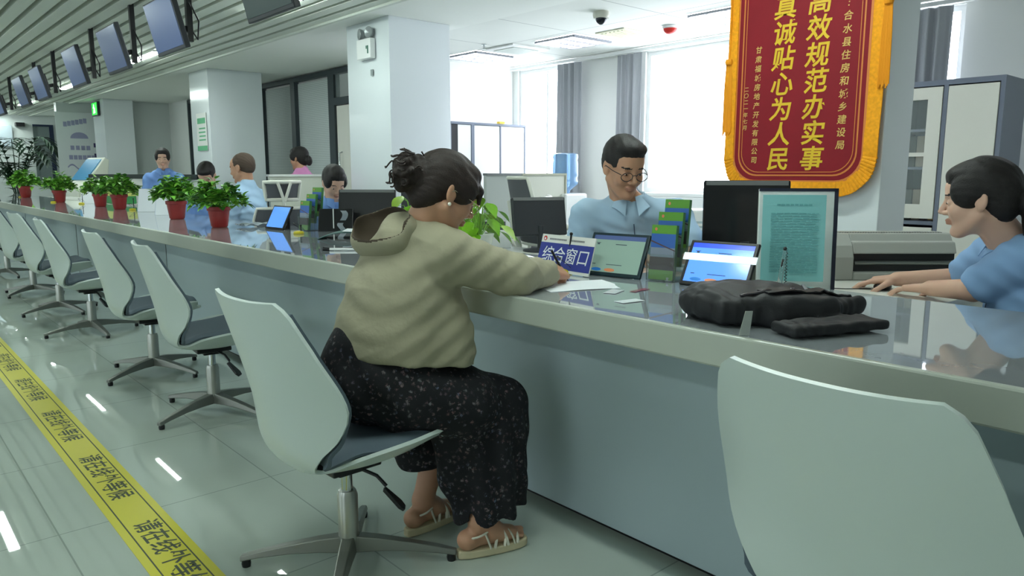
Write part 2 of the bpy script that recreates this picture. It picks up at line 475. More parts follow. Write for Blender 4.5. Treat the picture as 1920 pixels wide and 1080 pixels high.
# ceilings
mg = mat_grid('suspended_ceiling_tile', (232, 234, 228), (168, 170, 168), 1.2, 0.8, 0.006, 0.01, off=(0.1, 0.25))
struct(MB().box((4.9, -5, 2.78), (8.0, 8.4, 2.9)).build('ceiling', mg))
struct(MB().box((3.7, -5, 2.78), (4.9, 8.4, 2.9)).box((3.7, 8.4, 2.78), (9, 23, 2.9)).build('ceiling.001', M_ceil))
struct(MB().box((-8, -5, 2.97), (3.7, 23, 3.05)).build('ceiling.002', M_plenum))
cs = MB(); x = 3.56; 
while x > -7.8:
    cs.box((x, -4.9, 2.76), (x+0.115, 22.9, 2.84)); x -= 0.165
cs.box((3.66, -4.9, 2.74), (3.7, 22.9, 2.97))
struct(cs.build('ceiling.003', M_slat))
cv = MB()
for k in range(10):
    cv.box((3.2, 18.1, 2.78-0.003*k), (4.0, 18.2, 2.79))
# skirting
for nm, a, c in (('window', (WX-0.012, -5, 0), (WX, 8.3, 0.1)), ('end', (5.35, 8.288, 0), (WX, 8.3, 0.1)), ('far', (-8, 22.988, 0), (3.2, 23, 0.1))):
    struct(MB().box(a, c).build('baseboard_%s' % nm, M_dark))

# ceiling strip lights, two rows along the hall
M_tube = mat('lit_tube', (255, 255, 255), 0.4, emit=(234, 250, 244), estr=TUBE_GLOW)
def strip(x, y, label):
    t = thing('strip_light', label, 'ceiling light', (x, y, 2.745), 0, 'strip lights in the slatted ceiling')
    return t
t0 = strip(2.96, 9.8, 'lit white strip light in the slatted ceiling, third of its row from the counter chairs end')
MB().box((-0.055, 0, 0), (0.055, 1.2, 0.05)).build('housing', M_whitem, t0)
MB().box((-0.045, 0.02, -0.012), (0.045, 1.18, 0)).build('diffuser', M_tube, t0)
names = ['right above', 'first beyond', 'second beyond', 'third beyond', 'fourth beyond']
ORD = ['nearest', 'second', 'third', 'fourth', 'fifth', 'sixth']
t0['label'] = 'lit strip light in the row over the counter edge, third from the near end'
for i, y in enumerate((1.5, 5.75, 13.95, 18.1, 21.6)):
    c = copy_tree(t0); c.location.y = y
    k = [0, 1, 3, 4, 5][i]
    c['label'] = 'lit strip light in the row over the counter edge, %s from the near end' % ORD[k]
for i, y in enumerate((-3.5, 1.0, 5.2, 9.2, 13.4, 17.6)):
    for xx, nm in ((0.97, 'row above the yellow floor tape'), (-2.2, 'added unseen row above the public hall')):  # public hall row is out of view, added for brightness
        c = copy_tree(t0); c.location.x = xx; c.location.y = y+0.05
        c['label'] = 'lit strip light in the %s, %s from the near end' % (nm, ORD[i])

# louvred troffer lights in the white ceiling
def troffer(x, y, lab):
    t = thing('troffer_light', lab, 'ceiling light', (x, y, 2.78), 0, 'square louvred lights over the staff area')
    MB().box((-0.3, -0.3, -0.006), (0.3, 0.3, 0.0)).build('diffuser', mat('troffer_tubes', (255,255,255), 0.5, emit=(240,244,255), estr=13.0), t)
    b = MB()
    for k in range(7): 
        q = -0.3+0.1*k
        b.box((q-0.007, -0.3, -0.03), (q+0.007, 0.3, -0.008))
    for k in range(4):
        q = -0.3+0.2*k
        b.box((-0.3, q-0.012, -0.032), (0.3, q+0.012, -0.008))
    b.build('louvre', mat('louvre_aluminium', (150, 152, 160), 0.3, metal=0.6), t)
    return t
troffer(6.3, 6.1, 'square louvred ceiling light above the grey curtains, middle of three')
troffer(6.4, 4.1, 'square louvred ceiling light right beside the red banner')
troffer(6.2, 7.65, 'square louvred ceiling light just right of the big white pillar')
troffer(5.3, 0.9, 'added square louvred ceiling light over the right hand cabinets, out of the frame above')  # unseen, added to brighten cabinets and ceiling
troffer(5.3, 2.9, 'added unseen square louvred ceiling light behind the banner pillar')  # out of view, added for light on the right side
troffer(5.3, -1.3, 'added square louvred ceiling light over the far right of the staff area, out of the frame')  # unseen, added to lift the dark near side of the pillar
troffer(6.6, 10.4, 'added square louvred office light behind the glazed partition, nearer one')  # added to brighten the blinds and office
troffer(6.6, 13.4, 'added square louvred office light behind the glazed partition, farther one')  # second added office fill, hidden by the partition
t = thing('ceiling_vent', 'pale square ceiling vent between louvred light and red smoke detector', 'vent', (6.34, 5.42, 2.78))
MB().box((-0.2, -0.2, -0.012), (0.2, 0.2, 0)).build('frame', mat('cream_plastic', (222, 220, 196), 0.5), t, bevel=0.004)
b = MB()
for k in range(6): b.box((-0.16, -0.15+0.055*k, -0.02), (0.16, -0.13+0.055*k, -0.012))
b.build('slat', MATS['cream_plastic'], t)
t = thing('ceiling_air_unit', 'flat white ceiling air unit panel next to the sprinkler head', 'air conditioner', (6.2, 6.95, 2.78))
MB().box((-0.3, -0.28, -0.02), (0.3, 0.28, 0)).build('panel', M_whitem, t, bevel=0.005)
MB().box((-0.2, -0.18, -0.026), (0.2, 0.18, -0.02)).build('grille', mat('grille_grey', (196, 204, 196), 0.6), t)
t = thing('sprinkler_head', 'small metal sprinkler head hanging from the white ceiling beside the air unit', 'sprinkler', (5.7, 6.95, 2.78))
MB().lathe([(0.03, 0), (0.03, -0.01), (0.012, -0.012), (0.012, -0.05), (0.025, -0.055), (0.025, -0.06)], 12).build('nozzle', M_chrome, t, smooth=True)

t = thing('dome_camera', 'white dome camera with black lens bowl on the ceiling', 'camera', (5.4, 4.87, 2.78))
MB().lathe([(0.075, 0), (0.078, -0.03), (0.07, -0.06)], 24).build('housing', mat('camera_cream', (205, 204, 190), 0.4), t, smooth=True)
MB().ell((0, 0, -0.062), (0.052, 0.052, 0.055), 20, 12).build('lens_bowl', mat('smoked_bowl', (14, 18, 30), 0.08), t, smooth=True)
t = thing('smoke_detector', 'red smoke detector with white base on the ceiling', 'smoke detector', (6.42, 4.849, 2.78))
MB().lathe([(0.08, 0), (0.08, -0.022), (0.07, -0.03)], 24).build('base', M_white, t, smooth=True)
MB().ell((0, 0, -0.03), (0.07, 0.07, 0.055), 20, 10).build('cover', mat('red_plastic', (205, 45, 35), 0.4), t, smooth=True)

# curtains
M_curt = mat('grey_curtain', (160, 163, 167), 0.9, bump=0.05, bscale=300)
def curtain(y0, y1, lab, sheer=False):
    b = MB()
    def fn(u, v):
        y = y0+(y1-y0)*u
        a = math.sin(u*(y1-y0)*58)+0.4*math.sin(u*(y1-y0)*97+1)
        return (WX-0.13+0.035*a*(0.5+0.5*v), y+0.01*math.sin(v*3+u*5), 2.72-2.55*v)
    b.grid(fn, 90, 6, 0.004)
    o = b.build('curtain', M_curt, smooth=True)
    return tag(o, lab, 'curtain')
curtain(6.84, 7.3, 'grey pleated curtain hanging left of the white window pier')
curtain(5.86, 6.24, 'grey pleated curtain hanging directly behind the man wearing glasses')
curtain(2.5, 2.98, 'grey curtain drawn across the window above the white filing cabinet')
t = thing('curtain_rail', 'long white curtain rail along the top of the window wall', 'curtain rail', (WX-0.13, 5.5, 2.745))
MB().box((-0.02, -3.2, -0.015), (0.02, 2.7, 0.02)).build('rail', M_white, t)

# radiator under the big window
def radiator(loc, w, lab, h=0.6):
    t = thing('radiator', lab, 'radiator', loc)
    b = MB().box((-0.05, 0, 0.1), (0.05, w, h+0.1)).build('body', M_white, t, bevel=0.01)
    g = MB()
    for k in range(12): g.box((-0.062, 0.06, 0.16+0.042*k), (-0.05, w-0.06, 0.175+0.042*k))
    g.build('grille', mat('radiator_grille', (190, 196, 198), 0.5), t)
radiator((WX-0.07, 4.7, 0.25), 1.1, 'white louvred radiator under the bright window behind the man wearing glasses', 0.68)

# ================================================================== the counter
M_top = mat('polished_counter_stone', (186, 193, 198), 0.03, metal=0.5, spec=0.5, ior=1.8, var=0.04, vscale=14)
M_edge = mat('counter_edge_stone', (172, 178, 166), 0.3, var=0.02)
M_panel = mat('counter_front_panel', (176, 192, 196), 0.35, spec=0.4)
ct = thing('service_counter', 'long white service counter with glossy grey top running down the hall', 'counter', (2.0, 8.0, 0))
def cbox(name, a, c, m, bev=0.0): return MB().box(a, c).build(name, m, ct, world=True, bevel=bev)
cbox('countertop', (1.632, -1.5, 0.83), (2.54, 17.9, 0.899), M_top, 0.0)
cbox('edge_band', (1.61, -1.5, 0.812), (1.634, 17.9, 0.9), M_edge, 0.006)
cbox('front_panel', (1.955, -1.5, 0.03), (1.975, 17.9, 0.83), M_panel)
cbox('plinth', (1.99, -1.5, 0.0), (2.04, 17.9, 0.03), M_black)
cbox('back_panel', (2.48, -1.5, 0.0), (2.52, 17.9, 0.83), M_panel)
# joints in the front panel
for k, yy in enumerate((3.3, 6.6, 9.9, 13.2)):
    cbox('joint_strip', (1.951, yy, 0.03), (1.956, yy+0.006, 0.83), M_steel)
# staff desk behind the counter
M_desk = mat('white_desk_laminate', (222, 222, 214), 0.3)
dk = thing('staff_desk', 'white laminate staff desk running behind the counter at the right', 'desk', (3.1, 1.5, 0))
MB().box((2.56, 0.95, 0.8), (3.75, 1.98, 0.84)).build('desktop', M_desk, dk, world=True, bevel=0.003)
for yy in (0.97, 1.93): MB().box((2.6, yy, 0), (3.7, yy+0.03, 0.8)).build('side_panel', M_desk, dk, world=True)
dk = thing('staff_desk', 'white laminate staff desk behind the counter beside the pothos plant', 'desk', (3.1, 4.0, 0))
MB().box((2.56, 3.0, 0.78), (3.28, 4.95, 0.82)).build('desktop', M_desk, dk, world=True, bevel=0.003)
for yy in (3.02, 4.85): MB().box((2.6, yy, 0), (3.24, yy+0.03, 0.78)).build('side_panel', M_desk, dk, world=True)

# floor tape with its wording
M_tape = mat('yellow_floor_tape', (198, 190, 20), 0.35)
M_ink = mat('dark_ink', (38, 50, 10), 0.5)
tp = thing('floor_tape', 'yellow floor marking tape with black lines and wording along the counter', 'floor tape', (0.71, 8, 0))
MB().box((0.615, -1.5, 0.0002), (0.8, 20, 0.0015)).build('tape', M_tape, tp, world=True)
for xx in (0.643, 0.767): MB().box((xx, -1.5, 0.0015), (xx+0.005, 20, 0.0019)).build('border_line', M_ink, tp, world=True)
y = 3.28
yy = -1.0
Mt = frame((0, 0, 0.0016), (0, -1, 0), (1, 0, 0))
its = []
base = MB(); glyphs(base, [(c, 0.102*k, 0.707, 0.1) for k, c in enumerate('请在线外等候')], Mt, 0.0004, 0.012)
q = 2.86-0.88*5
while q < 19:
    b = MB(); b._add([(p[0], p[1]+q, p[2]) for p in base.v], base.f, 0); q += 0.88
    b.build('lettering', M_ink, tp, world=True)
# ================================================================== visitor chairs
M_shell = mat('chair_white_shell', (198, 210, 205), 0.3)
M_cush = mat('chair_grey_cushion', (84, 98, 108), 0.75, bump=0.05, bscale=200)
M_leg = mat('chair_leg_metal', (128, 130, 124), 0.4, metal=0.7)
def interp(tab, t):
    for (a, va), (b, vb) in zip(tab, tab[1:]):
        if t <= b:
            q = (t-a)/(b-a); q = q*q*(3-2*q)
            return tuple(x+(y-x)*q for x, y in zip(va, vb)) if isinstance(va, tuple) else va+(vb-va)*q
    return tab[-1][1]
def cr(tab, t):
    """smooth curve through (t, (x, z)) knots"""
    n = len(tab)
    for i in range(n-1):
        if t <= tab[i+1][0] or i == n-2:
            p0 = tab[max(i-1, 0)][1]; p1 = tab[i][1]; p2 = tab[i+1][1]; p3 = tab[min(i+2, n-1)][1]
            u = (t-tab[i][0])/(tab[i+1][0]-tab[i][0]); u = min(max(u, 0), 1)
            return tuple(0.5*((2*b)+(-a+c)*u+(2*a-5*b+4*c-d)*u*u+(-a+3*b-3*c+d)*u**3) for a, b, c, d in zip(p0, p1, p2, p3))
# side profile (x forward, z up), half width and wing curl
PROF = [(0.0, (0.27, 0.418)), (0.12, (0.235, 0.405)), (0.28, (0.08, 0.375)), (0.42, (-0.08, 0.375)), (0.52, (-0.18, 0.40)), (0.60, (-0.225, 0.465)), (0.72, (-0.25, 0.6)), (0.86, (-0.29, 0.77)), (1.0, (-0.335, 0.945))]
WID = [(0.0, (0.2, 0.035)), (0.12, (0.245, 0.085)), (0.28, (0.265, 0.11)), (0.42, (0.225, 0.085)), (0.53, (0.145, 0.02)), (0.60, (0.195, 0.035)), (0.68, (0.268, 0.08)), (0.74, (0.29, 0.1)), (0.88, (0.262, 0.06)), (0.97, (0.225, 0.035)), (1.0, (0.19, 0.025))]
def chair_surface(u, v, off=0.0, wk=1.0, ck=1.0):
    x, z = cr(PROF, v); hw, curl = cr(WID, v); hw = hw*wk; curl *= ck
    e = 1e-3; x2, z2 = cr(PROF, min(v+e, 1)); x1, z1 = cr(PROF, max(v-e, 0))
    tx, tz = x2-x1, z2-z1; L = math.hypot(tx, tz) or 1; nx, nz = tz/L, -tx/L   # towards the sitter
    s = (u*2-1)
    c = curl*abs(s)**2.2
    return Vector((x+nx*(c+off), s*hw, z+nz*(c+off)))
def make_chair(label, loc, rotz):
    t = thing('visitor_chair', label, 'chair', loc, rotz, 'white shell chairs along the counter')
    b = MB(); b.grid(lambda u, v: chair_surface(u, v), 20, 44, 0.012); b.build('shell', M_shell, t, smooth=True)
    def cush(u, v):
        vv = 0.02+0.94*v
        edge = min(1, min(u, 1-u)*9)*min(1, min(v, 1-v)*14)
        wk = interp([(0, 0.93), (0.4, 0.93), (0.5, 1.15), (0.56, 1.35), (0.62, 1.12), (0.7, 0.98), (1.0, 0.95)], vv)
        ck = interp([(0, 0.2), (0.35, 0.2), (0.55, 1.0), (1.0, 1.0)], vv); up = interp([(0, 0.035), (0.15, 0.062), (0.35, 0.06), (0.55, 0.0), (1.0, 0.0)], vv)
        return chair_surface(u, vv, 0.012+up+0.026*math.sqrt(max(edge, 0)), wk, ck)
    b = MB(); b.grid(cush, 24, 50, 0.012); b.build('cushion', M_cush, t, smooth=True)
    b = MB().box((-0.09, -0.075, 0.345), (0.09, 0.075, 0.368)).box((-0.05, -0.04, 0.325), (0.05, 0.04, 0.345))
    b.build('mechanism', M_black, t, bevel=0.006)
    MB().lathe([(0.019, 0.21), (0.019, 0.33)], 16).build('gas_lift', M_chrome, t, smooth=True)
    MB().lathe([(0.034, 0.05), (0.034, 0.245), (0.028, 0.262), (0.021, 0.262)], 20).build('column', mat('column_metal', (170, 172, 165), 0.3, metal=0.75), t, smooth=True)
    b = MB().tube([(0.02, -0.05, 0.345), (0.04, -0.12, 0.335), (0.055, -0.15, 0.305)], 0.006)
    lv = b.build('lever', M_black, t, smooth=True)
    T = TR(0.07, -0.168, 0.265) @ Matrix.Rotation(R(-38), 4, 'Z') @ Matrix.Rotation(R(48), 4, 'Y')
    b = MB(); b.prism([(-0.045, -0.012), (0.03, -0.026), (0.05, -0.015), (0.05, 0.015), (0.03, 0.026), (-0.045, 0.012)], -0.006, 0.006, T)
    b.build('lever_paddle', M_black, lv, bevel=0.003)
    for k in range(4):
        a = k*PI/2
        M = Matrix.Rotation(a, 4, 'Z')
        b = MB(); vs = []
        st = [(0.02, 0.05, 0.105, 0.03), (0.1, 0.052, 0.095, 0.027), (0.2, 0.047, 0.077, 0.023), (0.3, 0.034, 0.056, 0.019), (0.36, 0.022, 0.04, 0.015)]
        for x, z0, z1, h in st: vs += [(x, -h, z0), (x, h, z0), (x, h*0.7, z1), (x, -h*0.7, z1)]
        fs = [(0, 3, 2, 1), (16, 17, 18, 19)]
        for i in range(4):
            o = 4*i
            for j in range(4): fs.append((o+j, o+(j+1) % 4, o+4+(j+1) % 4, o+4+j))
        b._add([M @ Vector(p) for p in vs], fs)
        lg = b.build('leg', M_leg, t, bevel=0.004)
        MB().lathe([(0.014, 0), (0.016, 0.012), (0.014, 0.024)], 12, M @ Vector((0.342, 0, 0))).build('foot_pad', M_black, lg, smooth=True)
    return t
chair0 = make_chair('white shell chair the woman in the beige jacket sits on', (1.145, 2.125, 0), R(2))
def set_legs(t, ang):
    for ch in t.children:
        if ch.name.startswith('leg'): ch.rotation_euler.z = ang
cl = [((1.555, 0.565), -3, 20, 'white shell chair nearest the camera, cut off at the lower right corner'),
      ((1.405, 4.08), -6, 22, 'empty white shell chair directly left of the seated woman'),
      ((1.405, 5.16), -2, 27, 'second empty white shell chair left of the seated woman'),
      ((1.41, 6.84), -4, 5, 'third empty white shell chair left of the seated woman'),
      ((1.41, 8.08), 3, 20, 'fourth empty white shell chair left of the seated woman'),
      ((1.42, 9.5), 4, 40, 'fifth empty white shell chair left of the seated woman'),
      ((1.44, 11.4), -3, 10, 'farthest visible white shell chair, at the left edge of the photo')]
for (x, y), rz, lg, lab in cl:
    c = copy_tree(chair0); c.location = (x, y, 0); c.rotation_euler.z = R(rz); c['label'] = lab
    set_legs(c, R(lg-rz))
set_legs(chair0, R(50))

# ================================================================== red silk banner on the near pillar
M_red = mat('banner_red_velvet', (128, 8, 24), 0.75, bump=0.03, bscale=400, var=0.05)
M_gold = mat('banner_gold_lettering', (214, 176, 30), 0.45, var=0.06, vscale=40)
M_fringe = mat('banner_yellow_fringe', (236, 158, 14), 0.8, var=0.12, vscale=60)
bn = thing('award_banner', 'red velvet award banner with gold Chinese characters and yellow fringe on the pillar', 'banner', (3.96, 2.12, 1.8))
Mb = frame((3.955, 2.12, 0), (0, -1, 0), (0, 0, 1))   # x right (towards -Y), y up, z towards the hall
Y0, Y1 = -0.375, 0.39; ZB0, ZT0 = 1.25, 2.62; RC = 0.14
def rrect(x0, x1, z0, z1, r, n=8):
    p = [(x0, z1), (x0, z0+r)]
    p += [(x0+r-r*math.cos(a), z0+r-r*math.sin(a)) for a in [PI/2*i/n for i in range(1, n)]]
    p += [(x0+r, z0), (x1-r, z0)]
    p += [(x1-r+r*math.sin(a), z0+r-r*math.cos(a)) for a in [PI/2*i/n for i in range(1, n)]]
    p += [(x1, z0+r), (x1, z1)]
    return p
MB().prism(rrect(Y0, Y1, ZB0, ZT0, RC), 0, 0.012, Mb).build('cloth', M_red, bn, world=True)
b = MB()
for ins, wdt, mi in ((0.0, 0.012, 0), (0.035, 0.008, 1), (0.055, 0.004, 1)):
    o = rrect(Y0+ins, Y1-ins, ZB0+ins, ZT0, RC-ins*0.5); q = rrect(Y0+ins+wdt, Y1-ins-wdt, ZB0+ins+wdt, ZT0, RC-ins*0.5-wdt*0.5)
    for i in range(len(o)-1):
        b._add([Mb @ Vector((*p, 0.0135)) for p in (o[i], o[i+1], q[i+1], q[i])], [(0, 1, 2, 3)])
b.build('gold_border', mat('banner_border', (205, 120, 50), 0.5), bn, world=True)
b = MB()
def wavy(u, v):
    out = rrect(Y0-0.055, Y1+0.07, ZB0-0.075, ZT0, RC+0.07); inn = rrect(Y0+0.004, Y1-0.004, ZB0+0.004, ZT0, RC)
    n = len(out)-1; k = min(int(u*n), n-1); f = u*n-k
    po = [out[k][i]*(1-f)+out[k+1][i]*f for i in (0, 1)]; pi_ = [inn[k][i]*(1-f)+inn[k+1][i]*f for i in (0, 1)]
    x = pi_[0]*(1-v)+po[0]*v; z = pi_[1]*(1-v)+po[1]*v
    return Mb @ Vector((x, z, 0.008+0.006*math.sin(u*240)*v+0.004*math.sin(u*37)))
b.grid(wavy, 380, 4, 0.008)
b.build('fringe', M_fringe, bn, world=True, smooth=True)
for i, xx in enumerate((Y0-0.045, Y1+0.075)):
    b = MB(); cz = 2.14 if i else 1.94
    for k in range(9):
        dx = (k-4)*0.004
        b.tube([Mb @ Vector((xx+dx, cz, 0.02)), Mb @ Vector((xx+dx*1.4, cz-0.14, 0.022)), Mb @ Vector((xx+dx*1.6, cz-0.42+0.01*(k % 3), 0.02))], 0.004, 6)
    b.tube([Mb @ Vector((xx, cz+0.6, 0.02)), Mb @ Vector((xx, cz, 0.02))], 0.006, 6)
    b.lathe([(0.02, -0.015), (0.024, 0), (0.02, 0.015)], 12, Mb @ Vector((xx, cz, 0.022)))
    b.build('tassel', mat('tassel_yellow', (226, 190, 6) if i else (232, 150, 20), 0.8), bn, world=True)
b = MB()
its = []
rowsR = list('高效规范办实事'); rowsL = list('真诚贴心为人民')
for k in range(7):
    z = 2.19-0.1365*k
    its.append((rowsR[k], 0.105, z, 0.135)); its.append((rowsL[k], -0.09, z, 0.135))
glyphs(b, its, Mb, 0.0135, 0.018, 0.12)
b.build('main_lettering', M_gold, bn, world=True)
for txt, x_, z_, dz_, sz in ((':合水县住房和城乡建设局', 0.262, 2.165, 0.0655, 0.05), ('甘肃福城房地产开发有限公司', -0.238, 1.985, 0.051, 0.04), ('二〇二一年七月', -0.305, 1.775, 0.036, 0.03)):
    b = MB(); glyphs(b, [(ch, x_, z_-dz_*k, sz) for k, ch in enumerate(txt)], Mb, 0.0135, 0.014, 0.12)
    b.build('small_lettering', mat('banner_pale_gold', (206, 170, 90), 0.5), bn, world=True)
MB().tube([Mb @ Vector((-0.46, 2.63, 0.012)), Mb @ Vector((0.48, 2.63, 0.012))], 0.012, 12).build('rod', mat('wood_rod', (150, 96, 40), 0.4), bn, world=True, smooth=True)

# ================================================================== emergency lamp, notices, exit sign, far hall
t = thing('emergency_light', 'white twin-lamp emergency light box high on the middle pillar', 'emergency light', (3.99, 6.66, 2.5))
MB().box((-0.06, -0.13, -0.09), (0, 0.13, 0.1)).build('housing', M_white, t, bevel=0.008)
MB().box((-0.062, -0.095, -0.045), (-0.06, -0.075, 0.03)).box((-0.062, -0.068, 0.0), (-0.06, -0.052, 0.03)).build('green_mark', mat('emergency_green', (10, 90, 70), 0.5), t)
for s_, y in ((1, 0.075), (-1, -0.075)):
    hd = MB().lathe([(0.02, 0.0), (0.045, -0.012), (0.055, -0.05), (0.05, -0.055), (0.0, -0.04)], 20, M=Matrix.Rotation(R(90), 4, 'Y') @ Matrix.Rotation(R(14*s_), 4, 'X'), c=(-0.0, y, 0.155), caps=False)
    hd.build('lamp_head', mat('lamp_grey', (150, 156, 156), 0.3, metal=0.4), t, smooth=True)
    MB().tube([(-0.02, y, 0.1), (-0.02, y, 0.15)], 0.01).build('bracket', M_white, t)
t = thing('wall_socket', 'small wall socket on the middle pillar below the emergency light', 'socket', (3.99, 6.6, 2.28))
MB().box((-0.008, -0.02, -0.03), (0, 0.02, 0.03)).build('plate', mat('socket_grey', (140, 148, 148), 0.5), t)
t = thing('notice_sheet', 'small green and white notice stuck on the third pillar', 'notice', (3.985, 11.4, 1.9))
MB().box((0, -0.2, -0.27), (0.006, 0.2, 0.27)).build('sheet', M_whitem, t)
b = MB().box((-0.002, -0.2, -0.27), (0, 0.2, -0.2)); b.box((-0.002, -0.16, 0.12), (0, 0.16, 0.2))
for k in range(4): b.box((-0.002, -0.15, 0.04-0.055*k), (0, 0.1+0.02*(k % 2), 0.06-0.055*k))
b.build('green_print', mat('print_green', (96, 176, 130), 0.6), t)
t = thing('exit_sign', 'glowing green exit sign on the far white column', 'exit sign', (3.985, 17.35, 2.6))
MB().box((-0.04, -0.22, -0.14), (0, 0.22, 0.14)).build('housing', M_dark, t)
MB().box((-0.045, -0.2, -0.12), (-0.04, 0.2, 0.12)).build('lit_panel', mat('exit_green', (20, 150, 50), 0.4, emit=(30, 210, 60), estr=1.2), t)
mm = MB().ell((-0.048, 0.02, 0.07), (0.004, 0.025, 0.025), 10, 6)
mm.tube([(-0.048, 0.02, 0.05), (-0.048, -0.01, -0.01), (-0.048, 0.04, -0.09)], 0.012, 6).tube([(-0.048, -0.01, -0.01), (-0.048, -0.06, -0.08)], 0.012, 6).tube([(-0.048, 0.07, 0.02), (-0.048, 0.02, 0.035), (-0.048, -0.05, 0.0)], 0.009, 6)
mm.build('running_figure', mat('exit_white', (240, 250, 240), 0.4, emit=(230, 255, 235), estr=1.5), t)
# poster on the far wall: pale sheet with purple lettering blocks, a fan and a wave
t = thing('wall_poster', 'pale wall poster with purple motifs and a wavy line on the far wall', 'poster', (3.72, 18.19, 1.85))
MB().box((-0.34, -0.006, -0.66), (0.42, 0, 0.72)).build('sheet', mat('poster_sheet', (224, 228, 228), 0.5), t)
b = MB()
for k in range(6): b.box((-0.2+0.075*k, -0.01, 0.42+0.016*k), (-0.135+0.075*k, -0.006, 0.52+0.016*k))
b.prism([(0.17*math.cos(a)+0.08, 0.13*math.sin(a)+0.18) for a in [PI*i/10 for i in range(11)]], 0, 0.004, frame((0, -0.006, 0), (1, 0, 0), (0, 0, 1)))
b.build('purple_print', mat('poster_purple', (156, 156, 186), 0.6), t); b = MB()
for k in range(4): b.box((-0.1+0.1*k, -0.01, -0.06), (-0.03+0.1*k, -0.006, 0.03))
for k in range(6): b.box((-0.14+0.085*k, -0.01, -0.26), (-0.07+0.085*k, -0.006, -0.17))
b.build('purple_print', mat('poster_purple', (156, 156, 186), 0.6), t); b = MB()
b.grid(lambda u, v: (-0.18+0.56*u, -0.01, -0.44+0.055*math.sin(u*11)+0.035*v), 30, 1, 0.003)
b.build('purple_print', mat('poster_purple', (156, 156, 186), 0.6), t)
b = MB()
for z in (-0.22, 0.0): b.box((0.34, -0.01, z), (0.41, -0.006, z+0.09))
b.build('dark_print', mat('poster_dark', (70, 62, 110), 0.6), t)
# far dark framed glass and grey screen
t = thing('glass_door_panel', 'dark framed glass panel with ceiling lights mirrored in it on the far wall', 'glass panel', (4.2, 22.95, 1.0))
MB().box((-0.1, -0.05, 0), (0.0, 0, 1.55)).box((-0.46, -0.05, 1.5), (-0.1, 0, 1.55)).build('frame', mat('navy_frame', (20, 32, 56), 0.4), t)
MB().box((-0.46, -0.02, 0), (-0.1, -0.01, 1.5)).build('pane', mat('far_mirror_pane', (130, 140, 140), 0.05, metal=0.8), t)
t = thing('wall_screen', 'pale grey wall panel at the far left end of the hall', 'panel', (3.1, 22.95, 2.2))
MB().box((-1.6, -0.04, -0.22), (0.19, 0, 0.3)).build('panel', mat('pale_panel', (170, 182, 190), 0.4), t, bevel=0.01)
t = thing('bullet_camera', 'small black wall camera near the ceiling of the far wall', 'camera', (3.46, 22.99, 2.53))
MB().box((-0.1, -0.18, -0.05), (0.1, 0, 0.05)).build('body', M_black, t, bevel=0.01)
# self-service kiosk
t = thing('service_kiosk', 'white self-service kiosk with sloping blue touch screen beyond the potted plants', 'kiosk', (3.35, 15.9, 0), R(18))
T = Matrix.Rotation(R(90), 4, 'X')
MB().prism([(-0.3, 0), (0.25, 0), (0.25, 0.95), (0.34, 1.55), (0.26, 1.6), (-0.12, 1.15), (-0.3, 1.0)], -0.28, 0.28, T).build('body', mat('kiosk_white', (228, 230, 216), 0.4), t, bevel=0.015)
Mk = frame((-0.12, 0.0, 1.16), (0.38, 0, 0.45), (0, 1, 0))
MB().box((0.02, -0.24, 0.004), (0.52, 0.24, 0.012), Mk).build('touch_screen', mat('kiosk_screen', (60, 120, 150), 0.3, emit=(50, 110, 150), estr=0.5), t)
t = thing('wall_fire_hydrant_box', 'small red bell box on the wall beside the white kiosk', 'alarm bell', (3.92, 17.3, 1.22))
MB().lathe([(0.0, -0.03), (0.09, -0.03), (0.1, 0), (0.09, 0.03), (0.0, 0.03)], 20, M=Matrix.Rotation(R(90), 4, 'Y')).build('bell', mat('alarm_red', (140, 30, 50), 0.4), t, smooth=True)

# ================================================================== hanging screens
M_scr = mat('hanging_screen_glass', (56, 70, 104), 0.25, emit=(96, 116, 156), estr=0.25)
def hang(y, lab, first=[None], on=True):
    if first[0] is None:
        t = thing('hanging_screen', lab, 'screen', (2.03, y, 2.97), 0, 'screens hanging in a row above the counter')
        # bar from the ceiling
        MB().box((-0.02, -0.02, -0.7), (0.02, 0.02, 0)).build('hanger_bar', M_black, t)
        Ms = TR(-0.16, 0.02, -0.6) @ Matrix.Rotation(R(-14), 4, 'Y')
        MB().box((-0.02, -0.31, -0.19), (0.02, 0.31, 0.19), Ms).build('bezel', M_dark, t, bevel=0.006)
        MB().box((-0.0225, -0.295, -0.165), (-0.02, 0.295, 0.178), Ms).build('display', M_scr, t)
        MB().box((0.02, -0.12, -0.1), (0.07, 0.12, 0.1), Ms).box((0.06, -0.02, -0.06), (0.18, 0.02, -0.02), Ms).build('bracket', M_black, t, bevel=0.004)
        MB().tube([(0.0, -0.03, -0.42), (0.04, -0.09, -0.56), (0.05, -0.02, -0.68), (0.03, 0.05, -0.6), (0.0, 0.02, -0.5)], 0.006, 8).build('cable', M_black, t, smooth=True)
        first[0] = t
    else:
        t = copy_tree(first[0]); t.location.y = y; t['label'] = lab
    return t
hang(7.37, 'hanging blue screen third from the near end, above and left of the middle pillar')
hang(4.2, 'dark hanging screen nearest the camera, cut by the top edge')
hang(5.93, 'second hanging blue screen from the near end, the largest lit one')
for y, n in ((8.83, 'fourth'), (10.73, 'fifth'), (11.96, 'sixth'), (13.99, 'seventh'), (15.9, 'eighth'), (17.8, 'ninth')):
    hang(y, 'hanging screen above the counter, %s in the row from the near end' % n)
for o in bpy.data.objects:
    if o.get('label', '').startswith('dark hanging screen'):
        for ch in o.children:
            if ch.name.startswith('display'):
                ch.data = ch.data.copy(); ch.data.materials[0] = mat('dark_screen_glass', (62, 78, 76), 0.3)
                ch['label'] = 'dark unlit screen'

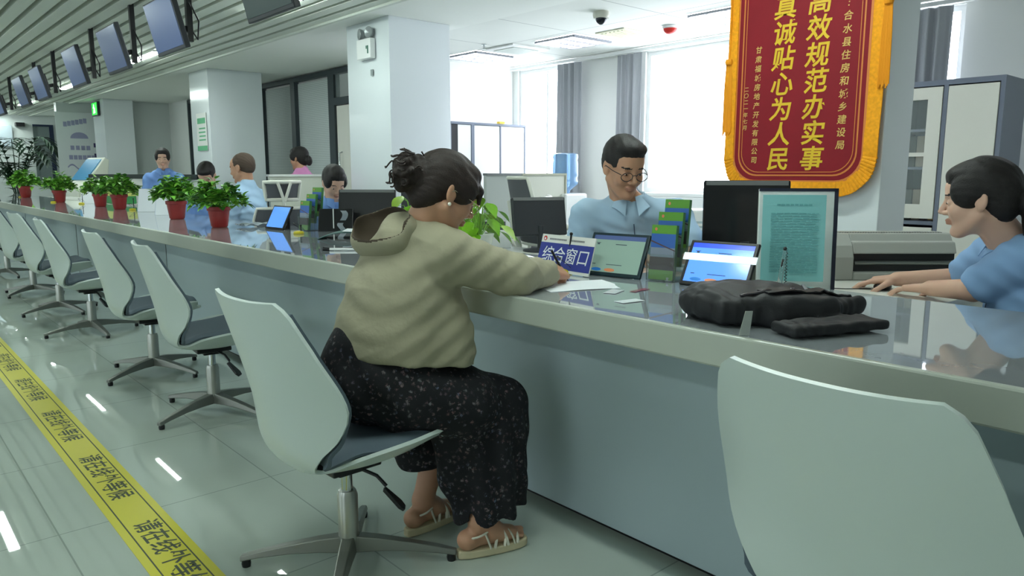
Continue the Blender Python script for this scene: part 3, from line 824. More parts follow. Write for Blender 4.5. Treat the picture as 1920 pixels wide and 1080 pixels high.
# ================================================================== cabinets
M_cabg = mat('cabinet_grey_frame', (112, 120, 134), 0.4)
M_cabd = mat('cabinet_door_cream', (222, 222, 208), 0.35)
t = thing('filing_cabinet', 'tall white filing cabinet with grey frame and glass doors right of the banner pillar', 'cabinet', (6.3, 1.79, 0))
b = MB().box((0, 0, 0), (0.5, 0.03, 2.0)).box((0, 1.55, 0), (0.5, 1.58, 2.0)).box((0, 0.03, 1.96), (0.5, 1.55, 2.0)).box((0, 0.03, 0), (0.5, 1.55, 0.05)).box((0.47, 0.03, 0.05), (0.5, 1.55, 1.96))
b.box((0, 0.375, 0.05), (0.47, 0.405, 1.96)).box((0, 0.76, 0.05), (0.47, 0.79, 1.96)).box((0, 1.16, 0.05), (0.47, 1.19, 1.96)).box((0.01, 0.405, 0.9), (0.47, 1.16, 0.93)).box((0.02, 0.405, 1.33), (0.47, 1.16, 1.35)).box((0.02, 0.405, 1.62), (0.47, 1.16, 1.64))
b.build('carcass', M_cabg, t)
MB().box((-0.008, 0.035, 0.06), (0.01, 0.37, 1.95)).build('door', M_cabd, t, bevel=0.002)
for k, y in enumerate((0.41, 0.79)):
    w = 0.36
    fr = MB().box((-0.008, y, 0.95), (0.01, y+0.1, 1.95)).box((-0.008, y+w-0.1, 0.95), (0.01, y+w, 1.95)).box((-0.008, y+0.1, 0.95), (0.01, y+w-0.1, 1.06)).box((-0.008, y+0.1, 1.86), (0.01, y+w-0.1, 1.95)).box((-0.008, y+0.1, 1.43), (0.01, y+w-0.1, 1.46))
    d = fr.build('glass_door', M_cabd, t)
    MB().box((0, y+0.1, 1.06), (0.004, y+w-0.1, 1.86)).build('pane', M_glass, d)
    MB().box((-0.008, y, 0.06), (0.01, y+w, 0.88)).build('door', M_cabd, t, bevel=0.002)
MB().box((-0.008, 1.195, 0.06), (0.01, 1.545, 1.95)).build('door', M_cabd, t, bevel=0.002)
FB = [('tan', (164, 136, 80)), ('dark grey', (98, 88, 84)), ('pale', (186, 176, 150)), ('grey green', (116, 120, 108))]
for k in range(8):
    nm, cc = FB[k % 4]
    o = MB().box((0.12, 0, 0), (0.4, 0.055, 0.24)).build('file_box', mat('file_'+nm.replace(' ', '_'), cc, 0.6), None, bevel=0.003)
    o.location = (6.3, 2.225+0.062*(k % 4), 0.932 if k < 4 else 1.352)
    tag(o, '%s file box standing on the %s shelf behind the cabinet glass' % (nm, 'lower' if k < 4 else 'middle'), 'file box', 'file boxes behind the cabinet glass')
t = thing('storage_cabinet', 'long white storage cabinet with grey trims against the end wall behind the woman', 'cabinet', (5.9, 7.92, 0))
b = MB().box((0, -0.03, 0), (0.02, 0.36, 1.965)).box((0, -0.03, 1.935), (1.32, 0.36, 1.965)).box((1.3, -0.03, 0), (1.32, 0.36, 1.935)).box((0.35, -0.03, 0), (0.4, 0.36, 1.935)).box((0.85, -0.03, 0), (0.87, 0.36, 1.935)).box((0.02, 0.34, 0), (1.3, 0.36, 1.935))
b.build('carcass', M_cabg, t)
MB().box((0.02, -0.02, 0.02), (0.13, 0.0, 1.93)).build('open_bay', M_black, t)
for a, c in ((0.13, 0.345), (0.405, 0.845), (0.875, 1.295)):
    MB().box((a, -0.022, 0.03), (c, 0.0, 1.93)).build('door', M_white, t, bevel=0.002)
t = thing('yellow_tag', 'tiny yellow tag on top of the long white storage cabinet', 'tag', (6.76, 7.86, 1.965))
MB().box((-0.05, -0.0, 0), (0.05, 0.06, 0.03)).build('tag', mat('tag_yellow', (225, 190, 70), 0.6), t, bevel=0.004)
# white ac cabinet beside the pillar foot
t = thing('air_conditioner', 'white floor air conditioner with louvres between the document stand and printer', 'air conditioner', (4.05, 2.75, 0))
Ma = frame((0, 0, 0), (0.755, -0.656, 0), (0.656, 0.755, 0))
MB().box((-0.25, 0.0, 0), (0.12, 0.25, 1.07), Ma).build('body', M_white, t, bevel=0.01)
MB().box((-0.21, -0.004, 0.25), (0.09, 0, 1.0), Ma).build('grille_panel', mat('louvre_panel', (168, 184, 188), 0.5), t)
b = MB()
for k in range(26): b.box((-0.2, -0.012, 0.27+0.028*k), (0.08, -0.003, 0.285+0.028*k), Ma)
b.build('louvre', M_whitem, t)

# low cubicle partitions
M_cub = mat('partition_fabric', (176, 182, 176), 0.8)
M_cubc = mat('partition_cream', (206, 208, 194), 0.6)
t = thing('cubicle_partition', 'grey low cubicle partition behind the seated woman and the pothos', 'partition', (4.55, 5.3, 0))
MB().box((4.35, 5.28, 0.1), (4.78, 5.32, 1.28)).build('panel', M_cub, t, world=True)
MB().box((4.35, 5.27, 1.28), (4.78, 5.33, 1.3)).box((4.35, 5.27, 0), (4.78, 5.33, 0.1)).build('trim', M_steel, t, world=True)
t = thing('cubicle_partition', 'cream low cubicle partition left of the blue water bottle', 'partition', (5.1, 5.3, 0))
MB().box((4.785, 5.28, 0.1), (5.36, 5.32, 1.28)).build('panel', M_cubc, t, world=True)
MB().box((4.785, 5.27, 1.28), (5.38, 5.33, 1.3)).box((4.785, 5.27, 0), (5.38, 5.33, 0.1)).box((5.36, 5.27, 0.1), (5.38, 5.33, 1.28)).build('trim', mat('trim_olive', (170, 172, 150), 0.5), t, world=True)
t = thing('cubicle_partition', 'cream cubicle partition behind the white headrest chair', 'partition', (3.35, 7.0, 0))
MB().box((3.05, 6.98, 0.1), (3.72, 7.02, 1.27)).build('panel', M_cubc, t, world=True)
MB().box((3.04, 6.97, 1.27), (3.74, 7.03, 1.29)).box((3.72, 6.97, 0.1), (3.74, 7.03, 1.27)).box((3.04, 6.97, 0), (3.74, 7.03, 0.1)).build('trim', M_whitem, t, world=True)
t = thing('cubicle_partition', 'long dark topped partition screen behind the potted plants', 'partition', (2.9, 11, 0))
MB().box((3.3, 9.7, 0.1), (3.34, 15.3, 1.26)).build('panel', M_whitem, t, world=True)
MB().box((3.29, 9.7, 1.22), (3.35, 15.3, 1.285)).box((3.29, 9.7, 0), (3.35, 15.3, 0.1)).build('trim', mat('trim_darkgreen', (22, 34, 32), 0.5), t, world=True)

# water dispenser
t = thing('water_dispenser', 'white water dispenser with a blue bottle beside the cream partition', 'water dispenser', (5.47, 5.38, 0))
MB().box((-0.16, -0.16, 0), (0.16, 0.16, 1.1)).build('body', M_white, t, bevel=0.02)
MB().lathe([(0.04, 1.08), (0.05, 1.13), (0.125, 1.19), (0.13, 1.22), (0.122, 1.25), (0.13, 1.28), (0.13, 1.4), (0.122, 1.43), (0.13, 1.46), (0.125, 1.49), (0.1, 1.5)], 28).build('bottle', mat('blue_bottle', (150, 190, 230), 0.1, trans=0.35, ior=1.35), t, smooth=True)

# ================================================================== office chairs behind the counter
M_mesh = mat('grey_mesh_back', (88, 90, 94), 0.8, bump=0.1, bscale=500)
M_wfr = mat('office_chair_white_frame', (218, 218, 206), 0.4)
def office_chair(loc, rz, lab, head=False, dz=0.0):
    t = thing('office_chair', lab, 'office chair', loc, rz)
    def back(u, v):
        s = u*2-1; hw = 0.2+0.05*math.sin(v*PI*0.9)
        return Vector((-0.24-0.1*v+0.05*s*s, s*hw, 0.56+0.44*v))
    MB().grid(back, 14, 10, 0.012).build('backrest', M_mesh, t, smooth=True)
    pts = [back(0, k/8) for k in range(9)]+[back(k/8, 1) for k in range(1, 9)]+[back(1, 1-k/8) for k in range(1, 9)]+[back(1-k/8, 0) for k in range(1, 9)]
    MB().tube([Vector(p)+Vector((-0.006, 0, 0)) for p in pts], 0.013, 8).build('back_frame', M_wfr, t, smooth=True)
    MB().tube([(-0.1, 0, 0.42), (-0.26, 0, 0.45), (-0.31, 0, 0.62), (-0.35, 0, 0.85)], 0.022, 10).build('spine', M_wfr, t, smooth=True)
    MB().grid(lambda u, v: (-0.22+0.46*u, (v*2-1)*0.24, 0.47+0.015*math.sin(u*PI)), 10, 8, 0.06).build('seat', M_mesh, t, smooth=True)
    for s in (-1, 1):
        b = MB().tube([(-0.02, s*0.25, 0.45), (-0.02, s*0.3, 0.5), (-0.02, s*0.3, 0.66)], 0.018, 8)
        b.tube([(-0.13, s*0.3, 0.64), (-0.1, s*0.3, 0.68), (0.13, s*0.3, 0.68), (0.16, s*0.3, 0.65)], 0.02, 8)
        b.build('armrest', M_wfr, t, smooth=True)
    if head:
        def hd(u, v): 
            s = u*2-1
            return Vector((-0.34+0.05*s*s-0.015*v, s*(0.135+0.02*v), 1.075+0.15*v))
        MB().grid(hd, 10, 6, 0.012).build('headrest', M_mesh, t, smooth=True)
        pts = [hd(0, k/4) for k in range(5)]+[hd(k/6, 1) for k in range(1, 7)]+[hd(1, 1-k/4) for k in range(1, 5)]+[hd(1-k/6, 0) for k in range(1, 7)]
        b = MB().tube([Vector(p)+Vector((-0.012, 0, 0)) for p in pts], 0.017, 8)
        b.tube([(-0.37, 0, 0.95), (-0.385, 0.01, 1.08), (-0.37, 0.05, 1.22)], 0.014, 8).tube([(-0.385, 0, 1.06), (-0.37, -0.06, 1.22)], 0.014, 8)
        b.build('headrest_frame', M_wfr, t, smooth=True)
    for ch in t.children: ch.location.z = dz
    MB().tube([(0, 0, 0.1), (0, 0, 0.41+dz)], 0.025, 12).build('column', M_black, t, smooth=True)
    for k in range(5):
        a = 2*PI*k/5; q = Vector((math.cos(a), math.sin(a), 0))
        lg = MB().tube([q*0.02+Vector((0, 0, 0.1)), q*0.3+Vector((0, 0, 0.07))], [0.024, 0.016], 8).build('leg', M_wfr, t, smooth=True)
        MB().tube([q*0.3+Vector((-0.012, 0, 0.028)), q*0.3+Vector((0.012, 0, 0.028))], 0.028, 12).build('caster', M_black, lg, smooth=True)
    return t
office_chair((3.66, 3.66, 0), R(-25), 'grey mesh office chair behind the man wearing glasses', dz=0.27)
office_chair((3.82, 4.4, 0), R(130), 'white framed grey mesh office chair standing farther back, only its backrest showing', dz=0.12)
office_chair((2.87, 6.5, 0.0), R(80), 'office chair with white headrest frame behind the bald man', head=True)
office_chair((3.1, 5.75, 0.0), R(140), 'grey mesh office chair beside the woman at the black monitors')
# ================================================================== things on the counter
CT = 0.9
RV = Vector((0.75, -0.66, 0)); FV = Vector((0.66, 0.75, 0))       # along / away directions of the near desk items
def board_frame(p, rot_deg, tilt_deg):
    """frame standing at p: x along the bottom edge, y up the tilted face, z out of the face (towards the hall)"""
    a = R(rot_deg); x = Vector((math.cos(a), math.sin(a), 0)); back = Vector((-x.y, x.x, 0))
    t = R(tilt_deg); y = Vector((0, 0, 1))*math.cos(t)+back*math.sin(t)
    return frame(p, x, y)
M_blue = mat('sign_blue', (28, 44, 140), 0.4)
M_paper = mat('white_paper', (228, 232, 236), 0.6)
M_cream = mat('sign_white', (222, 222, 216), 0.5)
M_acr = mat('clear_acrylic', (232, 240, 240), 0.03, trans=0.95, ior=1.3)
# blue window sign
F = board_frame((2.137, 2.272, CT+0.003), -93, 16)
t = thing('window_sign', 'blue and white tilted desk sign with white Chinese characters beside the hand', 'sign', (2.06, 2.205, CT))
MB().box((0, 0, -0.006), (0.315, 0.152, 0), F).build('board', M_cream, t, world=True)
MB().box((0.0, 0.012, 0), (0.315, 0.118, 0.001), F).build('blue_field', M_blue, t, world=True)
b = MB(); glyphs(b, [(c, 0.055+0.07*k, 0.065, 0.07) for k, c in enumerate('综合窗口')], F, 0.0016, 0.004, 0.1)
b.build('lettering', M_paper, t, world=True)
b = MB()
for k in range(26):
    if k not in (13, 14): b.box((0.05+0.008*k, 0.13, 0), (0.0555+0.008*k, 0.137, 0.0012), F)
b.build('small_print', mat('print_grey', (130, 130, 134), 0.6), t, world=True)
b = MB(); b.prism([(0.022+0.01*math.cos(a), 0.135+0.01*math.sin(a)) for a in [2*PI*i/20 for i in range(20)]], 0, 0.0014, F)
b.build('red_emblem', mat('emblem_red', (196, 60, 50), 0.5), t, world=True)
b = MB(); b.prism([(0.022+0.005*math.cos(a), 0.133+0.005*math.sin(a)) for a in [2*PI*i/12 for i in range(12)]], 0.0014, 0.002, F)
b.build('emblem_centre', M_paper, t, world=True)
MB().prism([(0.0, 0.0), (0.075, 0.0), (0.042, 0.13)], 0, 0.004, frame(F @ Vector((0.12, 0, -0.006)), -F.col[2].xyz*1.0+Vector((0, 0, F.col[2].z)), (0, 0, 1))).build('rear_strut', M_acr, t, world=True)

def tablet(name_lab, p, rot, tilt, w, h, scrcol, estr, kind, bez=M_black, extra=True):
    F = board_frame(p, rot, tilt)
    t = thing('tablet', name_lab, 'tablet', (p[0], p[1], CT), 0)
    MB().box((0, 0, -0.014), (w, h, 0), F).build('casing', bez, t, world=True, bevel=0.004)
    m = mat('tablet_screen_'+kind, scrcol, 0.12, emit=scrcol, estr=estr)
    MB().box((0.014, 0.014, 0), (w-0.014, h-0.012, 0.0006), F).build('screen', m, t, world=True)
    if extra:
        MB().box((0.014, h-0.03, 0.0006), (w-0.014, h-0.012, 0.001), F).build('title_bar', mat('bar_'+kind, tuple(int(c*0.62) for c in scrcol[:2])+(min(255, int(scrcol[2]*0.9)),), 0.2, emit=tuple(int(c*0.5) for c in scrcol[:2])+(scrcol[2],), estr=estr*0.9), t, world=True)
        b = MB(); b.prism([(0.06+0.022*math.cos(a)*1.0, 0.024+0.007*math.sin(a)) for a in [2*PI*i/16 for i in range(16)]], 0.0006, 0.0012, F)
        b.build('blue_button', mat('btn_blue_'+kind, (40, 110, 170), 0.3, emit=(40, 120, 210), estr=estr*0.7), t, world=True)
        b = MB(); b.prism([(0.12+0.024*math.cos(a)*1.0, 0.024+0.007*math.sin(a)) for a in [2*PI*i/16 for i in range(16)]], 0.0006, 0.0012, F)
        b.build('orange_button', mat('btn_orange_'+kind, (190, 120, 80), 0.3, emit=(205, 130, 90), estr=estr*0.6), t, world=True)
        b = MB(); b.box((0.035, h-0.052, 0.0006), (0.046, h-0.046, 0.001), F).box((0.03, h-0.045, 0.0006), (0.05, h-0.043, 0.001), F).box((0.12, h-0.05, 0.0006), (0.17, h-0.047, 0.001), F).box((0.035, 0.045, 0.0006), (0.05, 0.048, 0.001), F).box((0.1, 0.045, 0.0006), (0.17, 0.0475, 0.001), F)
        b.build('interface_marks', mat('ui_dark', (50, 66, 80), 0.4), t, world=True)
    st = frame(F @ Vector((w*0.35, 0, -0.014)), F.col[0].xyz, (0, 0, 1))
    MB().box((0, 0, -0.1), (w*0.3, 0.004, -0.0), st).box((0, 0.0, -0.1), (w*0.3, h*0.6, -0.094), st).build('stand', M_acr if bez is not M_black else M_dark, t, world=True)
    return t, F
M_tbz = mat('tablet_teal_bezel', (22, 44, 52), 0.35)
tablet('dim grey green tablet standing between the blue sign and the brochure rack', (2.175, 1.93+0.11, CT+0.004), -81, 26, 0.262, 0.18, (128, 152, 140), 0.35, 'dim', M_tbz)
t, F = tablet('bright blue lit tablet with a white strip across it beside the black bag', (2.232, 1.615, CT+0.004), -83, 31, 0.262, 0.18, (92, 148, 255), 0.75, 'bright')
MB().box((-0.012, 0.098, 0.001), (0.268, 0.126, 0.0018), F).build('white_strip', mat('white_tape_strip', (235, 250, 252), 0.4, emit=(230, 250, 255), estr=0.5), t, world=True)
tablet('blue lit tablet standing alone on the counter beside the white headrest chair', (2.262, 5.3, CT+0.004), -86, 27, 0.262, 0.185, (96, 150, 235), 0.6, 'blue', extra=False)

# stepped brochure racks
M_bro = [mat('brochure_green', (92, 150, 50), 0.4), mat('brochure_sky', (50, 96, 170), 0.4), mat('brochure_hills', (84, 62, 66), 0.5), mat('brochure_mist', (130, 140, 156), 0.5), mat('brochure_lime', (130, 180, 76), 0.4)]
def brochure(lab, F, k, w=0.105, h=0.205, th=0.02, group='brochures in the stepped rack'):
    o = F.translation
    t = thing('brochure_stack', lab, 'brochures', tuple(o), 0, group)
    MB().box((0, 0, -th), (w, h, 0), F).build('stack', mat('brochure_edge', (60, 120, 66), 0.5), t, world=True)
    b = MB(); rows = [(0, 0.036, 4), (0.036, 0.085, 2), (0.085, 0.12, 3), (0.12, 0.172, 1), (0.172, 1, 0)]
    for a, c, mi in rows:
        c = min(c, h/1.0) if c < 1 else h
        b.box((0.001, a, 0), (w-0.001, c, 0.0008), F, mi)
    b.prism([(0.0, 0.142), (w, 0.108), (w, 0.112), (0.0, 0.148)], 0.0008, 0.0012, F, 2)
    b.build('cover', M_bro, t, world=True)
    MB().prism([(0.018+0.005*math.cos(a), h-0.016+0.006*math.sin(a)) for a in [2*PI*i/12 for i in range(12)]], 0.0008, 0.0016, F).build('cover_emblem', mat('emblem_orange', (220, 120, 90), 0.5), t, world=True)
    return t
def rack(p, rot, n=3, lab='', group='', names=(), w=0.105):
    F0 = board_frame(p, rot, 0)
    t = thing('brochure_rack', lab, 'brochure rack', (p[0], p[1], CT))
    b = MB()
    for k in range(n):
        z = -0.06*k
        b.box((-0.004, 0.0, z+0.008), (w+0.004, 0.10+0.045*k, z+0.0105), F0)
    b.box((-0.006, 0, -0.055*n-0.01), (-0.004, 0.12, 0.0105), F0).box((w+0.004, 0, -0.055*n-0.01), (w+0.006, 0.12, 0.0105), F0).box((-0.004, 0.0, -0.055*n-0.01), (w+0.004, 0.003, 0.0105), F0)
    b.build('acrylic_steps', M_acr, t, world=True)
    for k in range(n):
        F = F0 @ TR(0, 0.004+0.046*k, -0.055*k+0.004) @ Matrix.Rotation(R(-7), 4, 'X')
        brochure(names[k], F, k, w=w, group=group)
rack((2.25, 1.765, CT+0.001), -78, 3, 'clear stepped brochure rack in front of the man wearing glasses', 'brochures in the near rack',
     ('brochure stack on the front, lowest step of the near rack', 'brochure stack on the middle step of the near rack', 'brochure stack on the rear, highest step of the near rack'), w=0.1)
rack((2.38, 4.98, CT+0.001), -78, 3, 'clear stepped brochure rack beside the blue tablet standing alone', 'brochures in the farther rack',
     ('brochure stack on the lowest step of the farther rack', 'brochure stack on the middle step of the farther rack', 'brochure stack on the top step of the farther rack'), w=0.1)

# acrylic leaflet stand with the pale green printed sheet
F = board_frame((2.535, 1.465, CT+0.002), -50, 4)
t = thing('document_stand', 'upright white document stand with black edge behind the green printed sheet', 'document stand', (2.6, 1.5, 0.84))
F2 = board_frame((2.61, 1.57, 0.842), -50, 4)
MB().box((0.04, 0, -0.02), (0.33, 0.4, 0), F2).build('panel', M_white, t, world=True, bevel=0.003)
MB().box((0.318, 0.0, 0), (0.332, 0.4, 0.004), F2).box((0.04, 0.39, 0), (0.332, 0.402, 0.004), F2).build('black_edge', mat('navy_edge', (24, 26, 50), 0.4), t, world=True)
t = thing('printed_sheet', 'pale green printed notice sheet standing upright behind the black bag', 'paper sheet', (2.6, 1.4, CT))
def shfn(u, v): return F @ Vector((0.0+0.225*u, 0.0+0.32*v, 0.004*math.sin(u*PI)*v))
MB().grid(shfn, 8, 8, 0.0015).build('sheet', mat('sheet_green', (136, 200, 200), 0.6), t, world=True, smooth=True)
b = MB()
random.seed(3)
for k in range(24):
    x = 0.03
    while x < 0.19:
        L = random.uniform(0.01, 0.035); x2 = min(x+L, 0.2)
        b.box((x, 0.25-0.0095*k, 0.0045), (x2, 0.2535-0.0095*k, 0.0055), F); x = x2+0.004
for k in range(8): b.box((0.05+0.016*k, 0.28, 0.0045), (0.062+0.016*k, 0.2865, 0.0055), F)
b.build('printed_lines', mat('sheet_print', (104, 170, 172), 0.6), t, world=True)

# desktop monitors behind the near counter
def monitor(p, rot, w, h, lab, base_z, tilt=6, m=None):
    m = m or M_black
    F = board_frame((p[0], p[1], base_z+0.1), rot, tilt)
    t = thing('computer_monitor', lab, 'monitor', (p[0], p[1], base_z), 0)
    MB().box((-w/2, 0, -0.03), (w/2, h, 0), F).build('casing', m, t, world=True, bevel=0.008)
    MB().box((-w/2+0.01, h-0.022, 0.0), (w/2-0.01, h-0.002, 0.003), F).build('top_strip', mat('monitor_grey_strip', (110, 112, 112), 0.4), t, world=True)
    MB().box((-w/2+0.02, 0.02, -0.034), (w/2-0.02, h-0.02, -0.03), F).build('screen', mat('monitor_screen', (120, 150, 180), 0.3, emit=(130, 165, 200), estr=0.4), t, world=True)
    b = MB(); c = F @ Vector((0, 0.06, 0.0)); b.tube([c, (c.x, c.y, base_z+0.02)], 0.02, 10)
    b.build('stand_neck', M_dark, t, world=True, smooth=True)
    MB().lathe([(0.11, 0), (0.11, 0.01), (0.03, 0.02)], 24, c=(c.x, c.y, base_z)).build('stand_base', M_dark, t, world=True)
    return t
monitor((2.97, 1.80), -52, 0.37, 0.33, 'large black monitor back between the brochure rack and green sheet', 0.84, 3, mat('monitor_gloss_black', (22, 22, 24), 0.15))
t = thing('card_box', 'small grey cardboard box behind the bright blue tablet', 'box', (2.61, 1.715, 0.84))
Fb = board_frame((2.60, 1.70, 0.84), -50, 0)
MB().box((0, 0, -0.07), (0.17, 0.165, 0), Fb).build('box', mat('box_grey', (140, 144, 150), 0.6), t, world=True, bevel=0.003)
MB().box((0.13, 0.0, 0.0), (0.172, 0.166, 0.002), Fb).build('label_side', mat('box_olive', (86, 92, 84), 0.6), t, world=True)
t = monitor((3.2, 3.35), -20, 0.36, 0.24, 'dark tilted monitor back left of the man wearing glasses', 0.82, 12, M_dark)
t = thing('paper_tray', 'white desk tray panel with a dark slot behind the seated woman', 'desk tray', (3.05, 3.62, 0.82))
Ft = board_frame((2.98, 3.78, 0.822), -38, 30)
MB().box((0, 0, -0.01), (0.26, 0.2, 0), Ft).build('panel', M_cream, t, world=True, bevel=0.003)
MB().box((0.05, 0.13, 0), (0.23, 0.19, 0.002), Ft).build('dark_slot', M_dark, t, world=True)
MB().box((-0.008, 0, -0.012), (0.0, 0.2, 0.002), Ft).build('black_edge', M_black, t, world=True)
monitor((2.77, 4.72), -46, 0.42, 0.27, 'wide black monitor in front of the woman seated at the desk', 0.82, 10)
monitor((3.06, 4.42), -52, 0.34, 0.38, 'black monitor right of the wide one, its top level with the bun', 0.82, 2)
# dark acrylic stands on the far side of the seated woman
t = thing('desk_organiser', 'black desk organiser with a clear ribbon beside the farther brochure rack', 'desk organiser', (2.5, 4.72, CT))
Fo = board_frame((2.43, 4.8, CT), -38, 24)
MB().box((0, 0, -0.01), (0.24, 0.17, 0), Fo).build('panel', M_black, t, world=True, bevel=0.006)
MB().tube([Fo @ Vector((0.1, 0.165, 0.006)), Fo @ Vector((0.105, 0.1, 0.01)), Fo @ Vector((0.11, 0.02, 0.006))], 0.004, 6).build('white_cord', M_white, t, world=True, smooth=True)
b = MB(); b.grid(lambda u, v: Fo @ Vector((0.15+0.04*v+0.018*math.sin(u*7), 0.15-0.15*u, 0.01+0.012*math.sin(u*9))), 20, 2, 0.001)
b.build('clear_ribbon', mat('clear_ribbon', (200, 210, 220), 0.1, trans=0.6), t, world=True, smooth=True)

# open green booklet, pen rests and pens
t = thing('open_booklet', 'open booklet with green cover lying face down left of the hood', 'booklet', (2.33, 4.15, CT))
Fk = frame((2.33, 4.2, CT+0.002), (0.8, -0.6, 0), (0.6, 0.8, 0))
b = MB()
b.grid(lambda u, v: Fk @ Vector((-0.17+0.17*u, -0.11+0.22*v, 0.045*math.sin(u*PI/2)**1.0*(1-0.15*u))), 10, 4, 0.003)
b.grid(lambda u, v: Fk @ Vector((0.17*u, -0.11+0.22*v, 0.04*math.cos(u*PI/2)**1.5+0.0)), 10, 4, 0.003)
b.build('cover', mat('booklet_green', (30, 86, 80), 0.5), t, world=True, smooth=True)
b = MB(); b.grid(lambda u, v: Fk @ Vector((-0.02+0.22*u, -0.1+0.22*v, 0.012+0.035*math.cos(u*PI/2))), 10, 4, 0.003)
b.build('pages', M_paper, t, world=True, smooth=True)
M_yel = mat('pen_base_yellow', (206, 190, 30), 0.35)
def pen_stand(p, lab, h=0.17, lean=(0.0, 0.0), grp=None):
    t = thing('pen_stand', lab, 'pen stand', (p[0], p[1], CT), 0, grp)
    MB().lathe([(0.034, 0), (0.036, 0.006), (0.03, 0.016), (0.012, 0.02)], 24).build('base', M_yel, t, smooth=True)
    MB().tube([(0.012, -0.01, 0.015), (0.012+lean[0]*0.5, -0.01+lean[1]*0.5, h*0.5), (0.012+lean[0], -0.01+lean[1], h)], [0.0045, 0.0045, 0.004], 8).ell((0.012+lean[0], -0.01+lean[1], h+0.004), (0.007, 0.007, 0.007), 10, 8).build('pen', M_black, t, smooth=True)
    pts = []
    for i in range(80):
        a = i*0.9; q = i/79
        pts.append((0.035*math.cos(q*5)+0.003*math.cos(a), -0.01+0.03*math.sin(q*5)+0.003*math.sin(a), 0.02+0.05*math.sin(q*PI)+0.003*math.sin(a)))
    MB().tube(pts, 0.0012, 5).build('coiled_cord', M_black, t, smooth=True)
    return t
pen_stand((2.135, 2.105), 'yellow based pen stand with a black pen between blue sign and dim tablet', 0.155, (0.02, 0.0))
pen_stand((2.24, 4.7), 'yellow pen stand beside the open green booklet', 0.05)
pen_stand((2.33, 8.95), 'yellow pen stand between the fourth and fifth potted plants', 0.12)
pen_stand((2.3, 11.2), 'yellow pen stand near the farther pair of potted plants', 0.12)
pen_stand((2.12, 12.0), 'yellow pen stand beside the second plant from the far end', 0.1)
pen_stand((2.18, 15.0), 'yellow pen stand beside the farthest potted plant', 0.1)
t = thing('counter_pen', 'transparent pen with coiled cord standing in front of the green sheet', 'pen', (2.43, 1.33, CT))
MB().tube([(0, 0, 0), (0.02, 0.0, 0.09), (0.028, 0, 0.135)], [0.009, 0.007, 0.005], 10).build('barrel', M_acr, t, smooth=True)
b = MB().ell((0.029, 0, 0.137), (0.007, 0.007, 0.007), 10, 8)
pts = [(0.035+0.0035*math.cos(i*0.9), -0.004+0.0035*math.sin(i*0.9), 0.13-0.0016*i) for i in range(78)]
b.tube(pts, 0.0013, 5); b.tube([(0.01, 0, 0.075), (0.02, 0.0, 0.1)], 0.003, 6)
b.build('coiled_cord', M_black, t, smooth=True)
t = thing('counter_pen', 'white pen leaning at the left corner of the bright blue tablet', 'pen', (2.275, 1.69, CT))
MB().tube([(0, 0, 0.002), (0.004, 0.006, 0.075)], [0.006, 0.0035], 10).lathe([(0.014, 0), (0.014, 0.014), (0.008, 0.018)], 16).build('barrel', M_white, t, smooth=True)
t = thing('counter_pen', 'white and black pen lying near the counter edge left of the beige jacket', 'pen', (1.93, 3.5, CT))
Fp = frame((1.9, 3.52, CT+0.007), (0.74, -0.66, 0), (0.66, 0.74, 0))
MB().tube([Fp @ Vector((-0.06, 0, 0)), Fp @ Vector((0.1, 0, 0))], 0.007, 10).build('barrel', M_white, t, world=True, smooth=True)
MB().tube([Fp @ Vector((-0.085, 0.004, 0.002)), Fp @ Vector((-0.05, 0, 0))], [0.011, 0.0085], 10).tube([Fp @ Vector((0.0, 0.02, 0.004)), Fp @ Vector((0.12, 0.016, 0.002))], 0.004, 8).build('cap', M_black, t, world=True, smooth=True)
# form being written on, papers, cards under the glass
t = thing('form_sheet', 'white form sheet under the writing hand of the seated woman', 'paper sheet', (1.95, 1.85, CT))
Ff = frame((1.94, 1.84, CT+0.0005), (0.93, -0.36, 0), (0.36, 0.93, 0))
MB().grid(lambda u, v: Ff @ Vector((-0.15+0.3*u, -0.105+0.21*v, 0.004*math.sin(u*4)*(1-v)*u)), 10, 6, 0.001).build('sheet', M_paper, t, world=True)
t = thing('clear_folder', 'crumpled clear plastic folder lying beyond the writing arm', 'plastic folder', (2.15, 2.6, CT))
b = MB(); b.grid(lambda u, v: Vector((2.0+0.4*u, 2.35+0.5*v, CT+0.006+0.008*math.sin(u*9+v*4)*math.sin(v*7)+0.006)), 24, 24, 0.001)
b.build('folder', mat('folder_film', (214, 224, 232), 0.08, trans=0.45, ior=1.2), t, world=True, smooth=True)
for k, (x, y, a, cc, lab) in enumerate(((2.02, 1.62, 5, (150, 70, 84), 'thin reddish card strip lying on the counter before the dim tablet'), (1.93, 1.66, 20, (206, 208, 214), 'small shiny white card near the counter edge by the elbow'), (1.82, 1.5, -10, (225, 230, 235), 'small bright white card at the counter edge left of the black bag'))):
    o = MB().box((-0.045, -0.012 if k == 0 else -0.022, 0), (0.045, 0.012 if k == 0 else 0.022, 0.001)).build('card', mat('card_%d' % k, cc, 0.2), None)
    o.location = (x, y, CT+0.0005); o.rotation_euler.z = R(a); tag(o, lab, 'card')
t = thing('sign_clip', 'small clear plastic clip standing on the counter edge before the black bag', 'clip', (1.64, 0.985, CT))
MB().prism([(-0.012, -0.012), (0.014, -0.012), (0.02, 0.05), (0.002, 0.05)], -0.0015, 0.0015, frame((0, 0, 0.012), (0.75, -0.66, 0), (0, 0, 1))).build('tab', mat('clip_plastic', (190, 196, 190), 0.2, trans=0.4), t)

